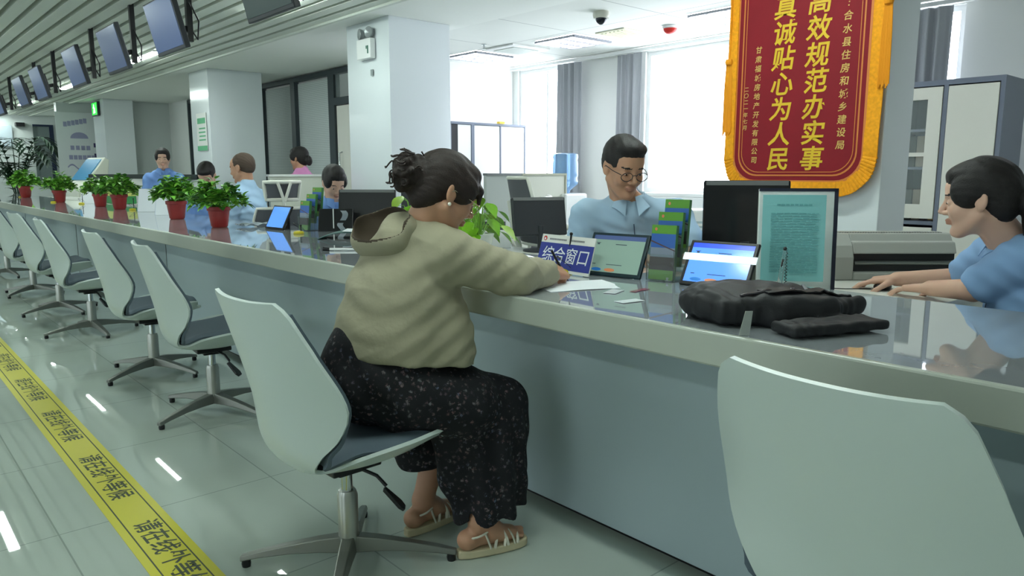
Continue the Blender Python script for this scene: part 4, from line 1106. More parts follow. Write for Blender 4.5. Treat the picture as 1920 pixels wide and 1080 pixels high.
# black soft bag lying on the counter
t = thing('black_bag', 'black soft fabric bag lying on the counter at the right', 'bag', (1.88, 1.05, CT))
f = Field((1.55, 0.65, 0.88), (2.3, 1.4, 1.08), 0.004)
ax = np.array([[0.8, -0.6, 0], [0.6, 0.8, 0], [0, 0, 1]]).T
f.box((1.89, 1.09, 0.939), (0.17, 0.15, 0.036), ax, 0.03, 0.0)
f.ell((1.86, 1.13, 0.955), (0.17, 0.12, 0.042), ax, 0.04)
f.ell((1.79, 1.17, 0.935), (0.09, 0.08, 0.035), ax, 0.04)
f.ell((2.06, 1.0, 0.93), (0.1, 0.1, 0.028), ax, 0.04)
f.cone((1.8, 0.98, 0.925), 0.03, (2.08, 0.9, 0.94), 0.02, 0.03)
f.box((1.84, 0.86, 0.918), (0.15, 0.05, 0.014), np.array([[0.93, -0.36, 0], [0.36, 0.93, 0], [0, 0, 1]]).T, 0.01, 0.02)
f.cut((0, 0, 0.9015), (0, 0, -1))
f.disp(lambda x, y, z: 0.0028*np.sin(30*x+20*y+5*np.sin(21*y))*np.sin(30*y-18*x)+0.0012*np.sin(60*(x-y)+9*np.sin(22*x)))
field_obj('bag_body', [f], mat('bag_fabric', (17, 18, 22), 0.6, bump=0.1, bscale=300), t)
def top(x, y, dz=0.002, fld=f):
    i = int(round((x-fld.lo[0])/fld.h)); j = int(round((y-fld.lo[1])/fld.h)); col = fld.F[i, j, :]
    w_ = np.where(col < 0)[0]
    return (x, y, (float(fld.lo[2])+fld.h*(w_.max()+0.5) if len(w_) else 0.905)+dz)
b = MB()
b.tube([top(1.93+0.014*k, 0.97+0.009*k, 0.003) for k in range(14)], 0.005, 8, flat=0.6)
b.build('piping', mat('bag_piping', (120, 124, 128), 0.4), t, world=True, smooth=True)
MB().tube([top(1.74+0.018*k, 1.06-0.009*k, 0.002) for k in range(11)], 0.004, 8).ell(top(1.88, 0.99, 0.006), (0.012, 0.006, 0.004)).build('zip', mat('bag_zip', (90, 86, 92), 0.25, metal=0.6), t, world=True, smooth=True)
def strap(u, v): 
    x_, y_ = 1.80+0.3*u, 1.03-0.09*u-0.02*math.sin(u*PI)+(v-0.5)*0.035
    return Vector(top(x_, y_, 0.006+0.004*math.sin(u*8)**2))
MB().grid(strap, 20, 2, 0.004).build('strap', mat('bag_strap', (20, 20, 23), 0.5), t, world=True, smooth=True)

# dot matrix printer + mouse on the staff desk
t = thing('document_printer', 'wide light grey document printer with dark slot on the staff desk', 'printer', (3.35, 1.35, 0.84))
Pf = frame((3.15, 1.50, 0.84), (0.75, -0.66, 0), (0.66, 0.75, 0))
M_pr = mat('printer_grey', (164, 166, 160), 0.45)
Tx = Pf @ Matrix(((0, 0, 1, 0), (1, 0, 0, 0), (0, 1, 0, 0), (0, 0, 0, 1)))
MB().prism([(0.0, 0.0), (0.26, 0.0), (0.26, 0.17), (0.2, 0.2), (0.07, 0.2), (0.02, 0.15), (0.0, 0.1)], 0.0, 0.11, Tx).prism([(0.06, 0.0), (0.26, 0.0), (0.26, 0.17), (0.2, 0.2), (0.07, 0.2), (0.045, 0.16)], 0.11, 0.56, Tx).prism([(0.0, 0.0), (0.06, 0.0), (0.06, 0.04), (0.0, 0.035)], 0.11, 0.56, Tx).prism([(0.01, 0.115), (0.06, 0.115), (0.06, 0.17), (0.03, 0.165)], 0.11, 0.56, Tx).build('body', M_pr, t, world=True, bevel=0.006)
MB().box((0.11, 0.03, 0.036), (0.56, 0.06, 0.115), Pf).build('paper_slot', M_black, t, world=True)
MB().tube([Pf @ Vector((0.12, 0.022, 0.075)), Pf @ Vector((0.55, 0.022, 0.075))], 0.01, 10).build('roller', M_steel, t, world=True, smooth=True)
b = MB()
for k in range(40): b.box((0.08+0.0115*k, 0.09, 0.199), (0.083+0.0115*k, 0.12, 0.2025), Pf)
b.build('vent_slot', M_steel, t, world=True)
t = thing('computer_mouse', 'black computer mouse under the hand of the staff woman', 'mouse', (3.07, 1.235, 0.84))
MB().ell((0, 0, 0.012), (0.05, 0.03, 0.02), 20, 10).build('shell', M_black, t, smooth=True)
o = MB().tube([(3.02, 1.26, 0.845), (2.95, 1.33, 0.844), (2.9, 1.42, 0.844), (2.93, 1.52, 0.844)], 0.002, 6).build('mouse_cable', M_black, smooth=True)
tag(o, 'thin black mouse cable curling over the white staff desk', 'cable')
t = thing('stapler', 'small black stapler on the staff desk left of the printer', 'stapler', (3.03, 1.47, 0.84))
MB().box((-0.04, -0.012, 0), (0.04, 0.012, 0.012)).build('base', M_black, t, bevel=0.003)
MB().box((-0.04, -0.01, 0.014), (0.036, 0.01, 0.026), Matrix.Rotation(R(-5), 4, 'Y')).build('arm', M_dark, t, bevel=0.003)

# ================================================================== plants
M_leaf = [mat('leaf_green', (104, 166, 58), 0.4, var=0.2, vscale=20), mat('leaf_dark', (58, 112, 42), 0.4, var=0.2, vscale=20), mat('leaf_light', (132, 184, 70), 0.4, var=0.15, vscale=20)]
M_pot = mat('red_clay_pot', (150, 44, 42), 0.35, var=0.05)
M_soil = mat('soil', (50, 38, 28), 0.9)
def leaf(b, p, d, up, L, W, mi, fold=0.25, droop=0.3, n=6):
    d = Vector(d).normalized(); s = d.cross(Vector(up)); s = s.normalized() if s.length > 1e-4 else Vector((1, 0, 0)); nrm = s.cross(d)
    vs = []
    for i in range(n+1):
        q = i/n; wv_ = W*math.sin(PI*q**0.8)*(1-0.15*q); c = Vector(p)+d*L*q-Vector((0, 0, 1))*droop*L*q*q
        vs += [c-s*wv_*0.5+nrm*fold*wv_*0.5, c, c+s*wv_*0.5+nrm*fold*wv_*0.5]
    fs = []
    for i in range(n): fs += [(3*i, 3*i+1, 3*i+4, 3*i+3), (3*i+1, 3*i+2, 3*i+5, 3*i+4)]
    b._add(vs, fs, mi)
def pot_plant(loc, lab, seed, sc=1.0, first=None):
    rnd = random.Random(seed)
    t = thing('potted_plant', lab, 'potted plant', (loc[0], loc[1], CT), seed*1.3, 'potted plants on the counter')
    t.scale = (sc, sc, sc)
    MB().lathe([(0.055, 0), (0.062, 0.01), (0.078, 0.125), (0.086, 0.128), (0.088, 0.155), (0.08, 0.158), (0.076, 0.13), (0.0, 0.128)], 28, caps=False).build('pot', M_pot, t, smooth=True)
    MB().lathe([(0.0, 0.138), (0.077, 0.136)], 24, caps=False).build('soil', M_soil, t)
    b = MB(); st = MB()
    for k in range(120):
        a = rnd.uniform(0, 2*PI); e = rnd.random()**0.8; rr = 0.2*math.sqrt(rnd.random())
        tip = Vector((math.cos(a)*rr*0.92, math.sin(a)*rr*0.92, 0.15+0.21*(1-(rr/0.24)**2)*rnd.uniform(0.35, 1.1)))
        st.tube([(math.cos(a)*0.03, math.sin(a)*0.03, 0.13), tip*0.6+Vector((0, 0, 0.09)), tip], 0.0022, 4, caps=False)
        for j in range(4):
            aa = a+rnd.uniform(-1.6, 1.6)
            leaf(b, tip+Vector((rnd.uniform(-0.02, 0.02), rnd.uniform(-0.02, 0.02), rnd.uniform(-0.03, 0.02))), (math.cos(aa), math.sin(aa), rnd.uniform(-0.4, 1.2)), (0, 0, 1), rnd.uniform(0.05, 0.078), rnd.uniform(0.04, 0.056), rnd.choice((0, 0, 1, 2)), 0.3, rnd.uniform(0.1, 0.5))
    b.build('foliage', M_leaf, t, smooth=True); st.build('stem', M_leaf[0], t)
    return t
for i, (x, y, sc, lab) in enumerate(((2.075, 5.68, 0.98, 'potted green plant in a red pot nearest the camera, rightmost of the counter row'),
                                 (2.17, 6.95, 1.02, 'potted green plant second from the right in the counter row'),
                                 (2.29, 9.3, 1.05, 'right plant of the close pair of red pots in the counter row'),
                                 (2.30, 10.2, 0.98, 'left plant of the close pair of red pots in the counter row'),
                                 (2.22, 12.1, 1.05, 'potted green plant second from the far end of the counter'),
                                 (2.24, 14.9, 1.2, 'potted green plant farthest away, in front of the tall palm'))):
    pot_plant((x, y), lab, i+1, sc)
# tall palm
t = thing('potted_palm', 'tall dark palm standing at the far left end of the hall', 'palm', (2.75, 19.2, 0))
MB().lathe([(0.16, 0), (0.2, 0.02), (0.26, 0.42), (0.28, 0.45), (0.24, 0.44), (0, 0.4)], 24, caps=False).build('pot', M_whitem, t, smooth=True)
M_palm = mat('palm_leaf', (26, 52, 34), 0.45, var=0.2, vscale=10)
rnd = random.Random(5)
for k in range(13):
    a = 2*PI*k/13+rnd.uniform(-0.2, 0.2); H_ = rnd.uniform(1.3, 2.2); reach = rnd.uniform(0.35, 0.95)
    b = MB(); pts = []
    for i in range(15):
        q = i/14; pts.append(Vector((math.cos(a)*reach*q**1.3, math.sin(a)*reach*q**1.3, 0.4+H_*math.sin(min(q*1.25, 1.25)*PI/2*0.95)*0.85-0.25*q*q)))
    b.tube(pts, [0.014-0.0008*i for i in range(15)], 5)
    for i in range(4, 15):
        for s in (-1, 1):
            d = (pts[i]-pts[i-1]).normalized(); sd = d.cross(Vector((0, 0, 1)));
            if sd.length < 1e-3: sd = Vector((1, 0, 0))
            leaf(b, pts[i], d*0.6+sd.normalized()*s*0.9+Vector((0, 0, -0.1)), (0, 0, 1), 0.42*(1-abs(i-9)/14), 0.085, 0, 0.2, 0.3, 4)
    b.build('frond', M_palm, t, smooth=False)
# pothos with heart leaves on the staff desk
def pothos(loc, lab, seed, spread, n):
    rnd = random.Random(seed)
    t = thing('pothos_plant', lab, 'potted plant', loc)
    MB().lathe([(0.06, 0), (0.085, 0.11), (0.09, 0.13), (0.078, 0.128), (0, 0.12)], 24, caps=False).build('pot', M_white, t, smooth=True)
    b = MB(); st = MB()
    for k in range(n):
        a = rnd.uniform(0, 2*PI); rr = spread*rnd.uniform(0.3, 1); z = 0.13+rnd.uniform(-0.03, 0.3)*(1.2-rr/spread*0.6)
        tip = Vector((math.cos(a)*rr, math.sin(a)*rr, z)); st.tube([(0, 0, 0.1), tip*0.5+Vector((0, 0, 0.14)), tip], 0.0025, 5, caps=False)
        leaf(b, tip, (math.cos(a), math.sin(a), -0.5), (0, 0, 1), rnd.uniform(0.08, 0.12), rnd.uniform(0.07, 0.095), rnd.choice((0, 1)), 0.15, 0.4, 7)
    b.build('foliage', [mat('pothos_green', (112, 168, 34), 0.35, var=0.15, vscale=15), mat('pothos_pale', (148, 186, 60), 0.35, var=0.15, vscale=15)], t, smooth=True)
    st.build('stem', M_leaf[2], t)
pothos((2.76, 3.42, 0.82), 'bright green pothos right of the seated woman face', 11, 0.17, 36)
pothos((2.72, 4.16, 0.9), 'bright green pothos showing left of the hair bun', 12, 0.15, 34)
for o in list(bpy.data.objects):
    if o.get('label') == 'bright green pothos showing left of the hair bun': o.location = (2.75, 4.1, 0.82)
# small tent cards and brochures further down the counter
for i, (x, y, lab) in enumerate(((2.33, 7.75, 'blue and white tent card just left of the second plant from the right'), (2.36, 8.45, 'blue and white tent card left of another, near the paper sheets'), (2.42, 11.3, 'blue and white tent card between the pair of plants and the next plant'))):
    t = thing('tent_card', lab, 'tent card', (x, y, CT), R(-40), 'blue tent cards on the far counter')
    T = Matrix.Rotation(R(90), 4, 'X')
    MB().prism([(-0.07, 0), (0.07, 0), (0.0, 0.24)], -0.09, 0.09, frame((0, 0, 0), (0, 1, 0), (0, 0, 1))).build('card', M_paper, t)
    b = MB(); F = frame((0.092, 0, 0), (0, 1, 0), (0, 0, 1)); b.prism([(-0.06, 0.0), (0.04, 0.0), (0.0, 0.2)], 0, 0.002, F)
    b.prism([(-0.06, 0.0), (0.04, 0.0), (0.0, 0.2)], -0.188, -0.186, F)
    b.build('blue_print', mat('tent_blue', (40, 90, 170), 0.4), t)
t = thing('paper_stack', 'stack of green and yellow folders on the far desk behind the plants', 'folders', (2.75, 11.3, 0.9))
MB().box((-0.12, -0.5, 0), (0.12, 0.5, 0.1)).build('green_folder', mat('folder_green', (70, 150, 90), 0.5), t, bevel=0.004)
MB().box((-0.12, -0.5, 0.101), (0.12, 0.5, 0.2)).build('yellow_folder', mat('folder_yellow', (214, 216, 120), 0.5), t, bevel=0.004)
t = thing('far_desk', 'long white desk behind the far half of the counter', 'desk', (2.75, 12.8, 0))
MB().box((2.56, 10.7, 0.86), (2.93, 15, 0.898)).build('desktop', M_desk, t, world=True)
for yy in (10.75, 14.9): MB().box((2.6, yy, 0), (2.9, yy+0.03, 0.86)).build('side_panel', M_desk, t, world=True)
t = thing('clear_bag', 'crumpled clear plastic bag on the counter right of the nearest potted plant', 'plastic bag', (2.3, 5.55, CT))
b = MB(); b.grid(lambda u, v: Vector((-0.12+0.24*u, -0.1+0.2*v, 0.012+0.02*abs(math.sin(u*8+v*5)*math.sin(v*6+1)))), 20, 20, 0.001)
b.build('film', MATS['folder_film'], t, smooth=True)
# ================================================================== people
M_skin = mat('skin_warm', (186, 140, 112), 0.5, sss=0.08, var=0.03, vscale=30)
M_skin2 = mat('skin_pale', (206, 166, 144), 0.5, sss=0.08)
M_lip = mat('lip', (178, 128, 108), 0.45)
M_hair = mat('dark_hair', (24, 19, 18), 0.6, var=0.25, vscale=60, bump=0.2, bscale=220)
M_hairb = mat('brown_black_hair', (36, 24, 19), 0.62, var=0.3, vscale=50, bump=0.2, bscale=220)
M_shirt = mat('light_blue_shirt', (162, 188, 210), 0.8, bump=0.04, bscale=400)
M_trs = mat('navy_trousers', (30, 34, 46), 0.85)
M_eye = mat('eye_white', (220, 216, 210), 0.2); M_iris = mat('iris_dark', (28, 18, 14), 0.15)
M_shoe = mat('black_shoe', (16, 16, 18), 0.4)
A = lambda *p: np.array(p, float)
def hframe(yaw, pitch, roll=0.0):
    """head axes: forward, left, up; yaw from +X, pitch down positive (degrees)"""
    M = Matrix.Rotation(R(yaw), 3, 'Z') @ Matrix.Rotation(R(pitch), 3, 'Y') @ Matrix.Rotation(R(roll), 3, 'X')
    return np.array(M)
def add_head(f, C, Mh, s, female=False, k=0.012):
    W = lambda x, y, z: C+s*(Mh @ A(x, y, z))
    e = lambda c, r, k=0.012, op='add': f.ell(W(*c), [q*s for q in r], Mh, k*s, op)
    cn = lambda p, r0, q, r1, k=0.01, op='add': f.cone(W(*p), r0*s, W(*q), r1*s, k*s, op)
    e((-0.014, 0, 0.035), (0.093, 0.073, 0.082))
    e((0.03, 0, -0.02), (0.058, 0.06, 0.085), 0.02)
    e((0.045, 0, 0.045), (0.045, 0.056, 0.045), 0.02)
    for y in (-1, 1):
        cn((0.0, 0.052*y, -0.045), 0.018, (0.058, 0.016*y, -0.092), 0.018, 0.02)
        e((0.056, 0.036*y, -0.024), (0.027, 0.025, 0.028), 0.015)
    e((0.066, 0, -0.093), (0.021 if female else 0.024, 0.022, 0.018), 0.014)
    cn((0.078, -0.032, 0.024), 0.011, (0.078, 0.032, 0.024), 0.011, 0.012)
    for y in (-1, 1):
        e((0.093, 0.031*y, 0.004), (0.014, 0.017, 0.011), 0.012, 'sub')
        e((0.072, 0.031*y, 0.003), (0.0145, 0.0165, 0.0125), 0.003)
    cn((0.086, 0, 0.014), 0.006, (0.107, 0, -0.024), 0.0095, 0.012)
    for y in (-1, 1): e((0.094, 0.011*y, -0.03), (0.011, 0.0075, 0.0075), 0.006)
    e((0.086, 0, -0.053), (0.012, 0.022, 0.006), 0.004); e((0.085, 0, -0.0625), (0.012, 0.019, 0.0065), 0.004)
    cn((0.1, -0.02, -0.0578), 0.0022, (0.1, 0.02, -0.0578), 0.0022, 0.004, 'sub')
    for y in (-1, 1):
        Me = Mh @ np.array(Matrix.Rotation(R(-18*y), 3, 'Z') @ Matrix.Rotation(R(-8), 3, 'Y'))
        f.ell(W(-0.008, 0.073*y, -0.002), [0.019*s, 0.008*s, 0.032*s], Me, 0.006*s)
        f.ell(W(-0.005, 0.083*y, 0.002), [0.011*s, 0.006*s, 0.02*s], Me, 0.004*s, 'sub')
def head_mat(C, Mh, s):
    def fn(c):
        L = (c-C) @ Mh/s; x, y, z = L[:, 0], L[:, 1], L[:, 2]
        o = np.zeros(len(c), int)
        o[(x > 0.08) & (np.abs(y) < 0.024-np.abs(z+0.058)*0.5) & (z > -0.069) & (z < -0.0485)] = 1
        o[(x > 0.06) & (np.abs(y) > 0.014) & (np.abs(y) < 0.05) & (np.abs(z-0.0275-0.06*np.abs(np.abs(y)-0.03)*-1) < 0.003)] = 2
        return o
    return fn
def eyes(C, Mh, s, parent, closed=0.0):
    b = MB(); M4 = Matrix(Mh.tolist()).to_4x4()
    for y in (-1, 1):
        c = C+s*(Mh @ A(0.0755, 0.031*y, 0.002)); b.ell(tuple(c), (0.0122*s, 0.0125*s, 0.0038*s), 12, 8, M=M4, mi=0)
        c = C+s*(Mh @ A(0.0858, 0.031*y, 0.001)); b.ell(tuple(c), (0.0028*s, 0.005*s, 0.0034*s), 10, 6, M=M4, mi=1)
    b.build('eyes', [M_eye, M_iris], parent, smooth=True, world=True)
def glasses(C, Mh, s, parent, m):
    b = MB(); W = lambda x, y, z: Vector(C+s*(Mh @ A(x, y, z)))
    for y in (-1, 1):
        pts = [W(0.101-0.004*abs(math.cos(a)), 0.034*y+0.026*math.cos(a), 0.0-0.004+0.018*math.sin(a)*(1-0.15*math.cos(a)**2)) for a in [2*PI*i/20 for i in range(21)]]
        b.tube(pts, 0.0016*s, 6, caps=False)
        b.tube([W(0.095, 0.06*y, 0.004), W(0.05, 0.075*y, 0.006), W(-0.005, 0.079*y, 0.008), W(-0.02, 0.077*y, -0.008)], 0.0016*s, 6)
    b.tube([W(0.1, -0.009, 0.002), W(0.104, 0, 0.005), W(0.1, 0.009, 0.002)], 0.0016*s, 6)
    g = b.build('glasses', m, parent, smooth=True, world=True)
    return g
def add_hand(f, Wp, d, side, s=1.0, curl=(50, 50, 55, 60), thumb=(35, 30), spread=0.06, k=0.006):
    """Wp wrist, d finger direction, side = towards the thumb; the palm faces n = d x side (or its opposite by side)"""
    d = A(*d); d /= np.linalg.norm(d); side = A(*side); side -= d*(side@d); side /= np.linalg.norm(side)
    return _hand(f, A(*Wp), d, side, s, curl, thumb, spread, k)
def _hand(f, W, d, sd, s, curl, thumb, spread, k):
    n = A(0, 0, -1.0); n -= d*(n@d); n -= sd*(n@sd)
    n = n/np.linalg.norm(n) if np.linalg.norm(n) > 0.2 else np.cross(d, sd)
    for q in (-0.028, -0.01, 0.01, 0.026):
        f.cone(W+d*0.008*s+sd*q*0.7*s, 0.017*s, W+(d*0.078+sd*q*1.0)*s, 0.0125*s, 0.008*s)
    base = [(0.027, 0.082, (0.043, 0.026, 0.021), 0.0088), (0.009, 0.086, (0.047, 0.029, 0.022), 0.009), (-0.009, 0.082, (0.043, 0.027, 0.021), 0.0084), (-0.026, 0.074, (0.034, 0.021, 0.018), 0.0076)]
    for (o, l, ph, r), c, q in zip(base, curl, (1, 0.3, -0.4, -1.1)):
        p = W+(d*l+sd*o)*s; a = 0.0
        dd = d+sd*spread*q; dd /= np.linalg.norm(dd)
        for i, L in enumerate(ph):
            a += R(c)*(0.75, 1.0, 0.75)[i]
            v = dd*math.cos(a)+n*math.sin(a); p2 = p+v*L*s
            f.cone(p, r*s*(1-0.08*i), p2, r*s*(0.94-0.1*i), 0.002*s); p = p2
    p = W+(d*0.022+sd*0.026+n*0.006)*s; v = d*0.62+sd*0.72+n*0.25; v /= np.linalg.norm(v)
    for L, r0, r1, t in ((0.04, 0.0145, 0.0105, 0), (0.032, 0.0105, 0.0095, thumb[0]), (0.026, 0.0095, 0.0075, thumb[1])):
        v2 = v*math.cos(R(t))+(d*0.55-sd*0.7+n*0.45)/1.0*math.sin(R(t)); v2 /= np.linalg.norm(v2)
        p2 = p+v2*L*s; f.cone(p, r0*s, p2, r1*s, 0.004*s); p = p2; v = v2
def hair_streak(C, Mh, s, amp=0.0011, fr=170):
    def fn(x, y, z):
        P = np.stack([x-C[0], y-C[1], z-C[2]], -1) @ Mh/s
        a = np.arctan2(P[:, 1], P[:, 2]+0.03); return amp*np.sin(a*fr/12+4*np.sin(P[:, 0]*30))*np.cos(P[:, 0]*25)+amp*0.5*np.sin(a*fr/5+P[:, 0]*60)
    return fn
def add_hair(f, C, Mh, s, style='short'):
    W = lambda x, y, z: C+s*(Mh @ A(x, y, z))
    e = lambda c, r, k=0.012, op='add': f.ell(W(*c), [q*s for q in r], Mh, k*s, op)
    if style == 'short':
        e((-0.016, 0, 0.043), (0.101, 0.08, 0.09)); e((0.045, 0, 0.095), (0.048, 0.058, 0.03), 0.02)
        e((-0.06, 0, -0.0), (0.05, 0.062, 0.06), 0.02)
        e((0.098, 0, -0.015), (0.075, 0.075, 0.083), 0.01, 'sub')
        for y in (-1, 1): e((0.012, 0.085*y, -0.02), (0.034, 0.03, 0.045), 0.008, 'sub')
        e((-0.02, 0, -0.14), (0.11, 0.11, 0.09), 0.01, 'sub')
    elif style == 'crop':
        e((-0.018, 0, 0.038), (0.0965, 0.0765, 0.0855)); e((-0.055, 0, 0.0), (0.048, 0.06, 0.055), 0.02)
        e((0.1, 0, -0.01), (0.08, 0.08, 0.09), 0.01, 'sub'); e((-0.02, 0, -0.14), (0.11, 0.11, 0.1), 0.01, 'sub')
        for y in (-1, 1): e((0.005, 0.085*y, -0.02), (0.036, 0.03, 0.045), 0.008, 'sub')
    else:
        e((-0.016, 0, 0.042), (0.104, 0.083, 0.094)); e((-0.055, 0, -0.012), (0.055, 0.066, 0.07), 0.02)
        for y in (-1, 1): e((0.028, 0.057*y, 0.03), (0.046, 0.027, 0.05), 0.015)
        e((0.045, 0, 0.088), (0.04, 0.056, 0.026 if style == 'ponytail' else 0.031), 0.02)
        e((0.108, 0, -0.02), (0.062, 0.062, 0.085), 0.008, 'sub')
        for y in (-1, 1): e((-0.002, 0.09*y, -0.024), (0.028, 0.024, 0.034), 0.006, 'sub')
        e((0.0, 0, -0.14), (0.1, 0.12, 0.075), 0.01, 'sub')
        if style == 'ponytail':
            f.chain([W(-0.1, 0, 0.0), W(-0.135, 0, -0.02), W(-0.15, 0.0, -0.09), W(-0.14, 0, -0.19), W(-0.12, 0, -0.27)], [q*s for q in (0.026, 0.034, 0.042, 0.036, 0.014)], 0.012*s)
        if style == 'lowpony':
            e((-0.12, 0, -0.03), (0.04, 0.035, 0.055), 0.01)
    f.disp(hair_streak(C, Mh, s))

def person(label, base, s, sit, P, N, Hc, hy, hp, armR, armL, legs, hair, skin, shirt, hm, res=0.0045, name='person', roll=0, long=False, gl=None, handR=None, handL=None, hres=None, collar=True, female=False, face=True, fat=1.0):
    """P pelvis, N neck base, Hc head centre; arms (shoulder, elbow, wrist); legs ((hip, knee, ankle) x 2)"""
    t = thing(name, label, 'person', base)
    P, N, Hc = A(*P), A(*N), A(*Hc); Mh = hframe(hy, hp, roll)
    pts = [P, N, Hc]+[A(*q) for q in list(armR)+list(armL)]+[A(*q) for l in legs for q in l]
    lo = np.min(pts, 0)-0.24; hi = np.max(pts, 0)+0.24; lo[2] = max(lo[2], -0.01)
    sh = (A(*armR[0])-A(*armL[0])); sh /= np.linalg.norm(sh); fw_ = np.cross(A(0, 0, 1), sh); fw_ /= np.linalg.norm(fw_)
    chest = P*0.4+N*0.6; fat_ = fat
    f = Field(lo, hi, res)
    fl = (tuple(fw_), 0.72)
    f.chain([P, P*0.6+N*0.4, chest, N-A(0, 0, 0.05)*s], [0.135*s, 0.125*s, 0.14*s, 0.1*s], 0.03, flat=fl)
    f.cone(N-A(0, 0, 0.04)*s, 0.062*s, Hc-Mh[:, 0]*0.02*s-Mh[:, 2]*0.05*s, 0.052*s, 0.02)
    for arm, hd in ((armR, handR), (armL, handL)):
        a = [A(*q) for q in arm]
        f.cone(N-A(0, 0, 0.05)*s, 0.05*s, a[0], 0.05*s, 0.03)
        f.chain(a, [0.047*s, 0.037*s, 0.027*s], 0.012)
        d = a[2]-a[1]; d /= np.linalg.norm(d)
        if hd is None: hd = dict(d=d, side=(sh if arm is armL else -sh))
        _d = A(*hd.get('d', d)); _s = A(*hd['side']); add_hand(f, a[2], _d, _s, s*0.98, hd.get('curl', (28, 30, 32, 36)), hd.get('thumb', (20, 18)))
    for l in legs:
        l = [A(*q) for q in l]; f.chain(l, [0.085*s, 0.062*s, 0.042*s], 0.02)
        toe = l[2]+A(*(fw_[:2]*0.14*s), -0.05*s); f.cone(l[2]-A(0, 0, 0.03*s), 0.035*s, toe, 0.028*s, 0.02)
    add_head(f, Hc, Mh, s, female)
    field_obj('body', [f], [skin, M_lip, hm], t, head_mat(Hc, Mh, s), it=1)
    if face: eyes(Hc, Mh, s, t)
    # hair
    g = Field(Hc-0.34*s, Hc+0.2*s, min(res, 0.004) if res < 0.007 else 0.006); add_hair(g, Hc, Mh, s, hair)
    field_obj('hair', [g], hm, t, it=1)
    # shirt
    c = Field(lo, hi, max(res, 0.005))
    c.chain([P-A(0, 0, 0.0), P*0.6+N*0.4, chest, N-A(0, 0, 0.045)*s], [0.163*s*fat, 0.152*s*fat, 0.16*s*fat, 0.105*s], 0.03, flat=(tuple(fw_), 0.78))
    for arm in (armR, armL):
        a = [A(*q) for q in arm]
        c.cone(N-A(0, 0, 0.045)*s, 0.066*s, a[0], 0.07*s, 0.035)
        end = a[1] if not long else a[2]
        mid = a[0]*0.25+a[1]*0.75 if not long else a[1]
        if long: c.chain([a[0], a[1], a[1]*0.1+a[2]*0.9], [0.066*s, 0.054*s, 0.042*s], 0.02)
        else:
            c.cone(a[0], 0.07*s, mid, 0.066*s, 0.02)
            dd = a[1]-a[0]; dd /= np.linalg.norm(dd)
            c.cone(mid+dd*0.085*s, 0.075*s, mid+dd*0.14*s, 0.08*s, 0.0, 'sub')
            for q in (0.07,): pass
    if collar: c.cone(N-A(0, 0, 0.03)*s, 0.078*s, N+A(0, 0, 0.012)*s+fw_*0.0, 0.07*s, 0.012)
    c.ell(N+A(0, 0, 0.06)*s+fw_*0.02*s, [0.064*s, 0.064*s, 0.085*s], None, 0.004, 'sub')
    c.cone(N+A(0, 0, 0.03)*s+fw_*0.09*s, 0.03*s, N-A(0, 0, 0.055)*s+fw_*0.125*s, 0.008*s, 0.006, 'sub')
    ph = len(label) % 7
    c.disp(lambda x, y, z: 0.0035*np.sin(z*55+x*30+ph)*np.sin((x-y)*24+ph)+0.002*np.sin(z*95-y*60+2*np.sin(x*20)))
    so = field_obj('shirt', [c], shirt, t, it=2)
    if face and res < 0.007:
        pts = []
        for k in range(12):
            z_ = N[2]-(0.085+0.022*k)*s; q_ = (N[2]-z_)/(N[2]-P[2]); o_ = N*(1-q_)+P*q_; o_[2] = z_; r_ = 0.0
            for r_ in np.arange(0.02, 0.3, 0.003):
                i_ = np.round((o_+fw_*r_-c.lo)/c.h).astype(int)
                if c.F[tuple(np.clip(i_, 0, c.n-1))] > 0: break
            pts.append(tuple(o_+fw_*(r_+0.0005)))
        MB().tube(pts, 0.0022, 6).build('button_placket', mat('placket_seam', (66, 84, 108), 0.7), t, smooth=True, world=True)
    if collar:
        b = MB(); f0 = math.atan2(fw_[1], fw_[0])
        def cf(u, v):
            a = R(16)+(2*PI-R(32))*u; fr = math.exp(-(min(a, 2*PI-a)/0.55)**2); r = (0.054+0.03*v+0.012*fr*v)*s*(1.05)
            p_ = N+A(math.cos(f0+a)*r, math.sin(f0+a)*r, (0.034-0.05*v-0.035*fr*v-0.012*fr)*s)+fw_*0.012*s
            return Vector(p_)
        b.grid(cf, 48, 6, 0.003*s); b.build('collar', shirt, t, smooth=True, world=True)
    # trousers and shoes
    q = Field(lo, hi, max(res, 0.007))
    q.ell(P-A(0, 0, 0.02), [0.165*s, 0.165*s, 0.13*s], None, 0.02)
    for l in legs:
        l = [A(*w_) for w_ in l]; q.chain([l[0], l[1], l[2]+A(0, 0, 0.02)], [0.1*s, 0.078*s, 0.066*s], 0.03)
    field_obj('trousers', [q], M_trs, t, it=1)
    b = MB()
    for l in legs:
        l2 = A(*l[2]); c2 = l2+A(*(fw_[:2]*0.07*s), 0); c2[2] = max(l2[2]-0.055*s, 0.045)
        b.ell(tuple(c2), (0.15*s*abs(fw_[0])+0.05*s, 0.15*s*abs(fw_[1])+0.05*s, 0.045), 16, 10)
    b.build('shoes', M_shoe, t, smooth=True, world=True)
    if gl: glasses(Hc, Mh, s, t, gl)
    return t, Hc, Mh, N, fw_, sh

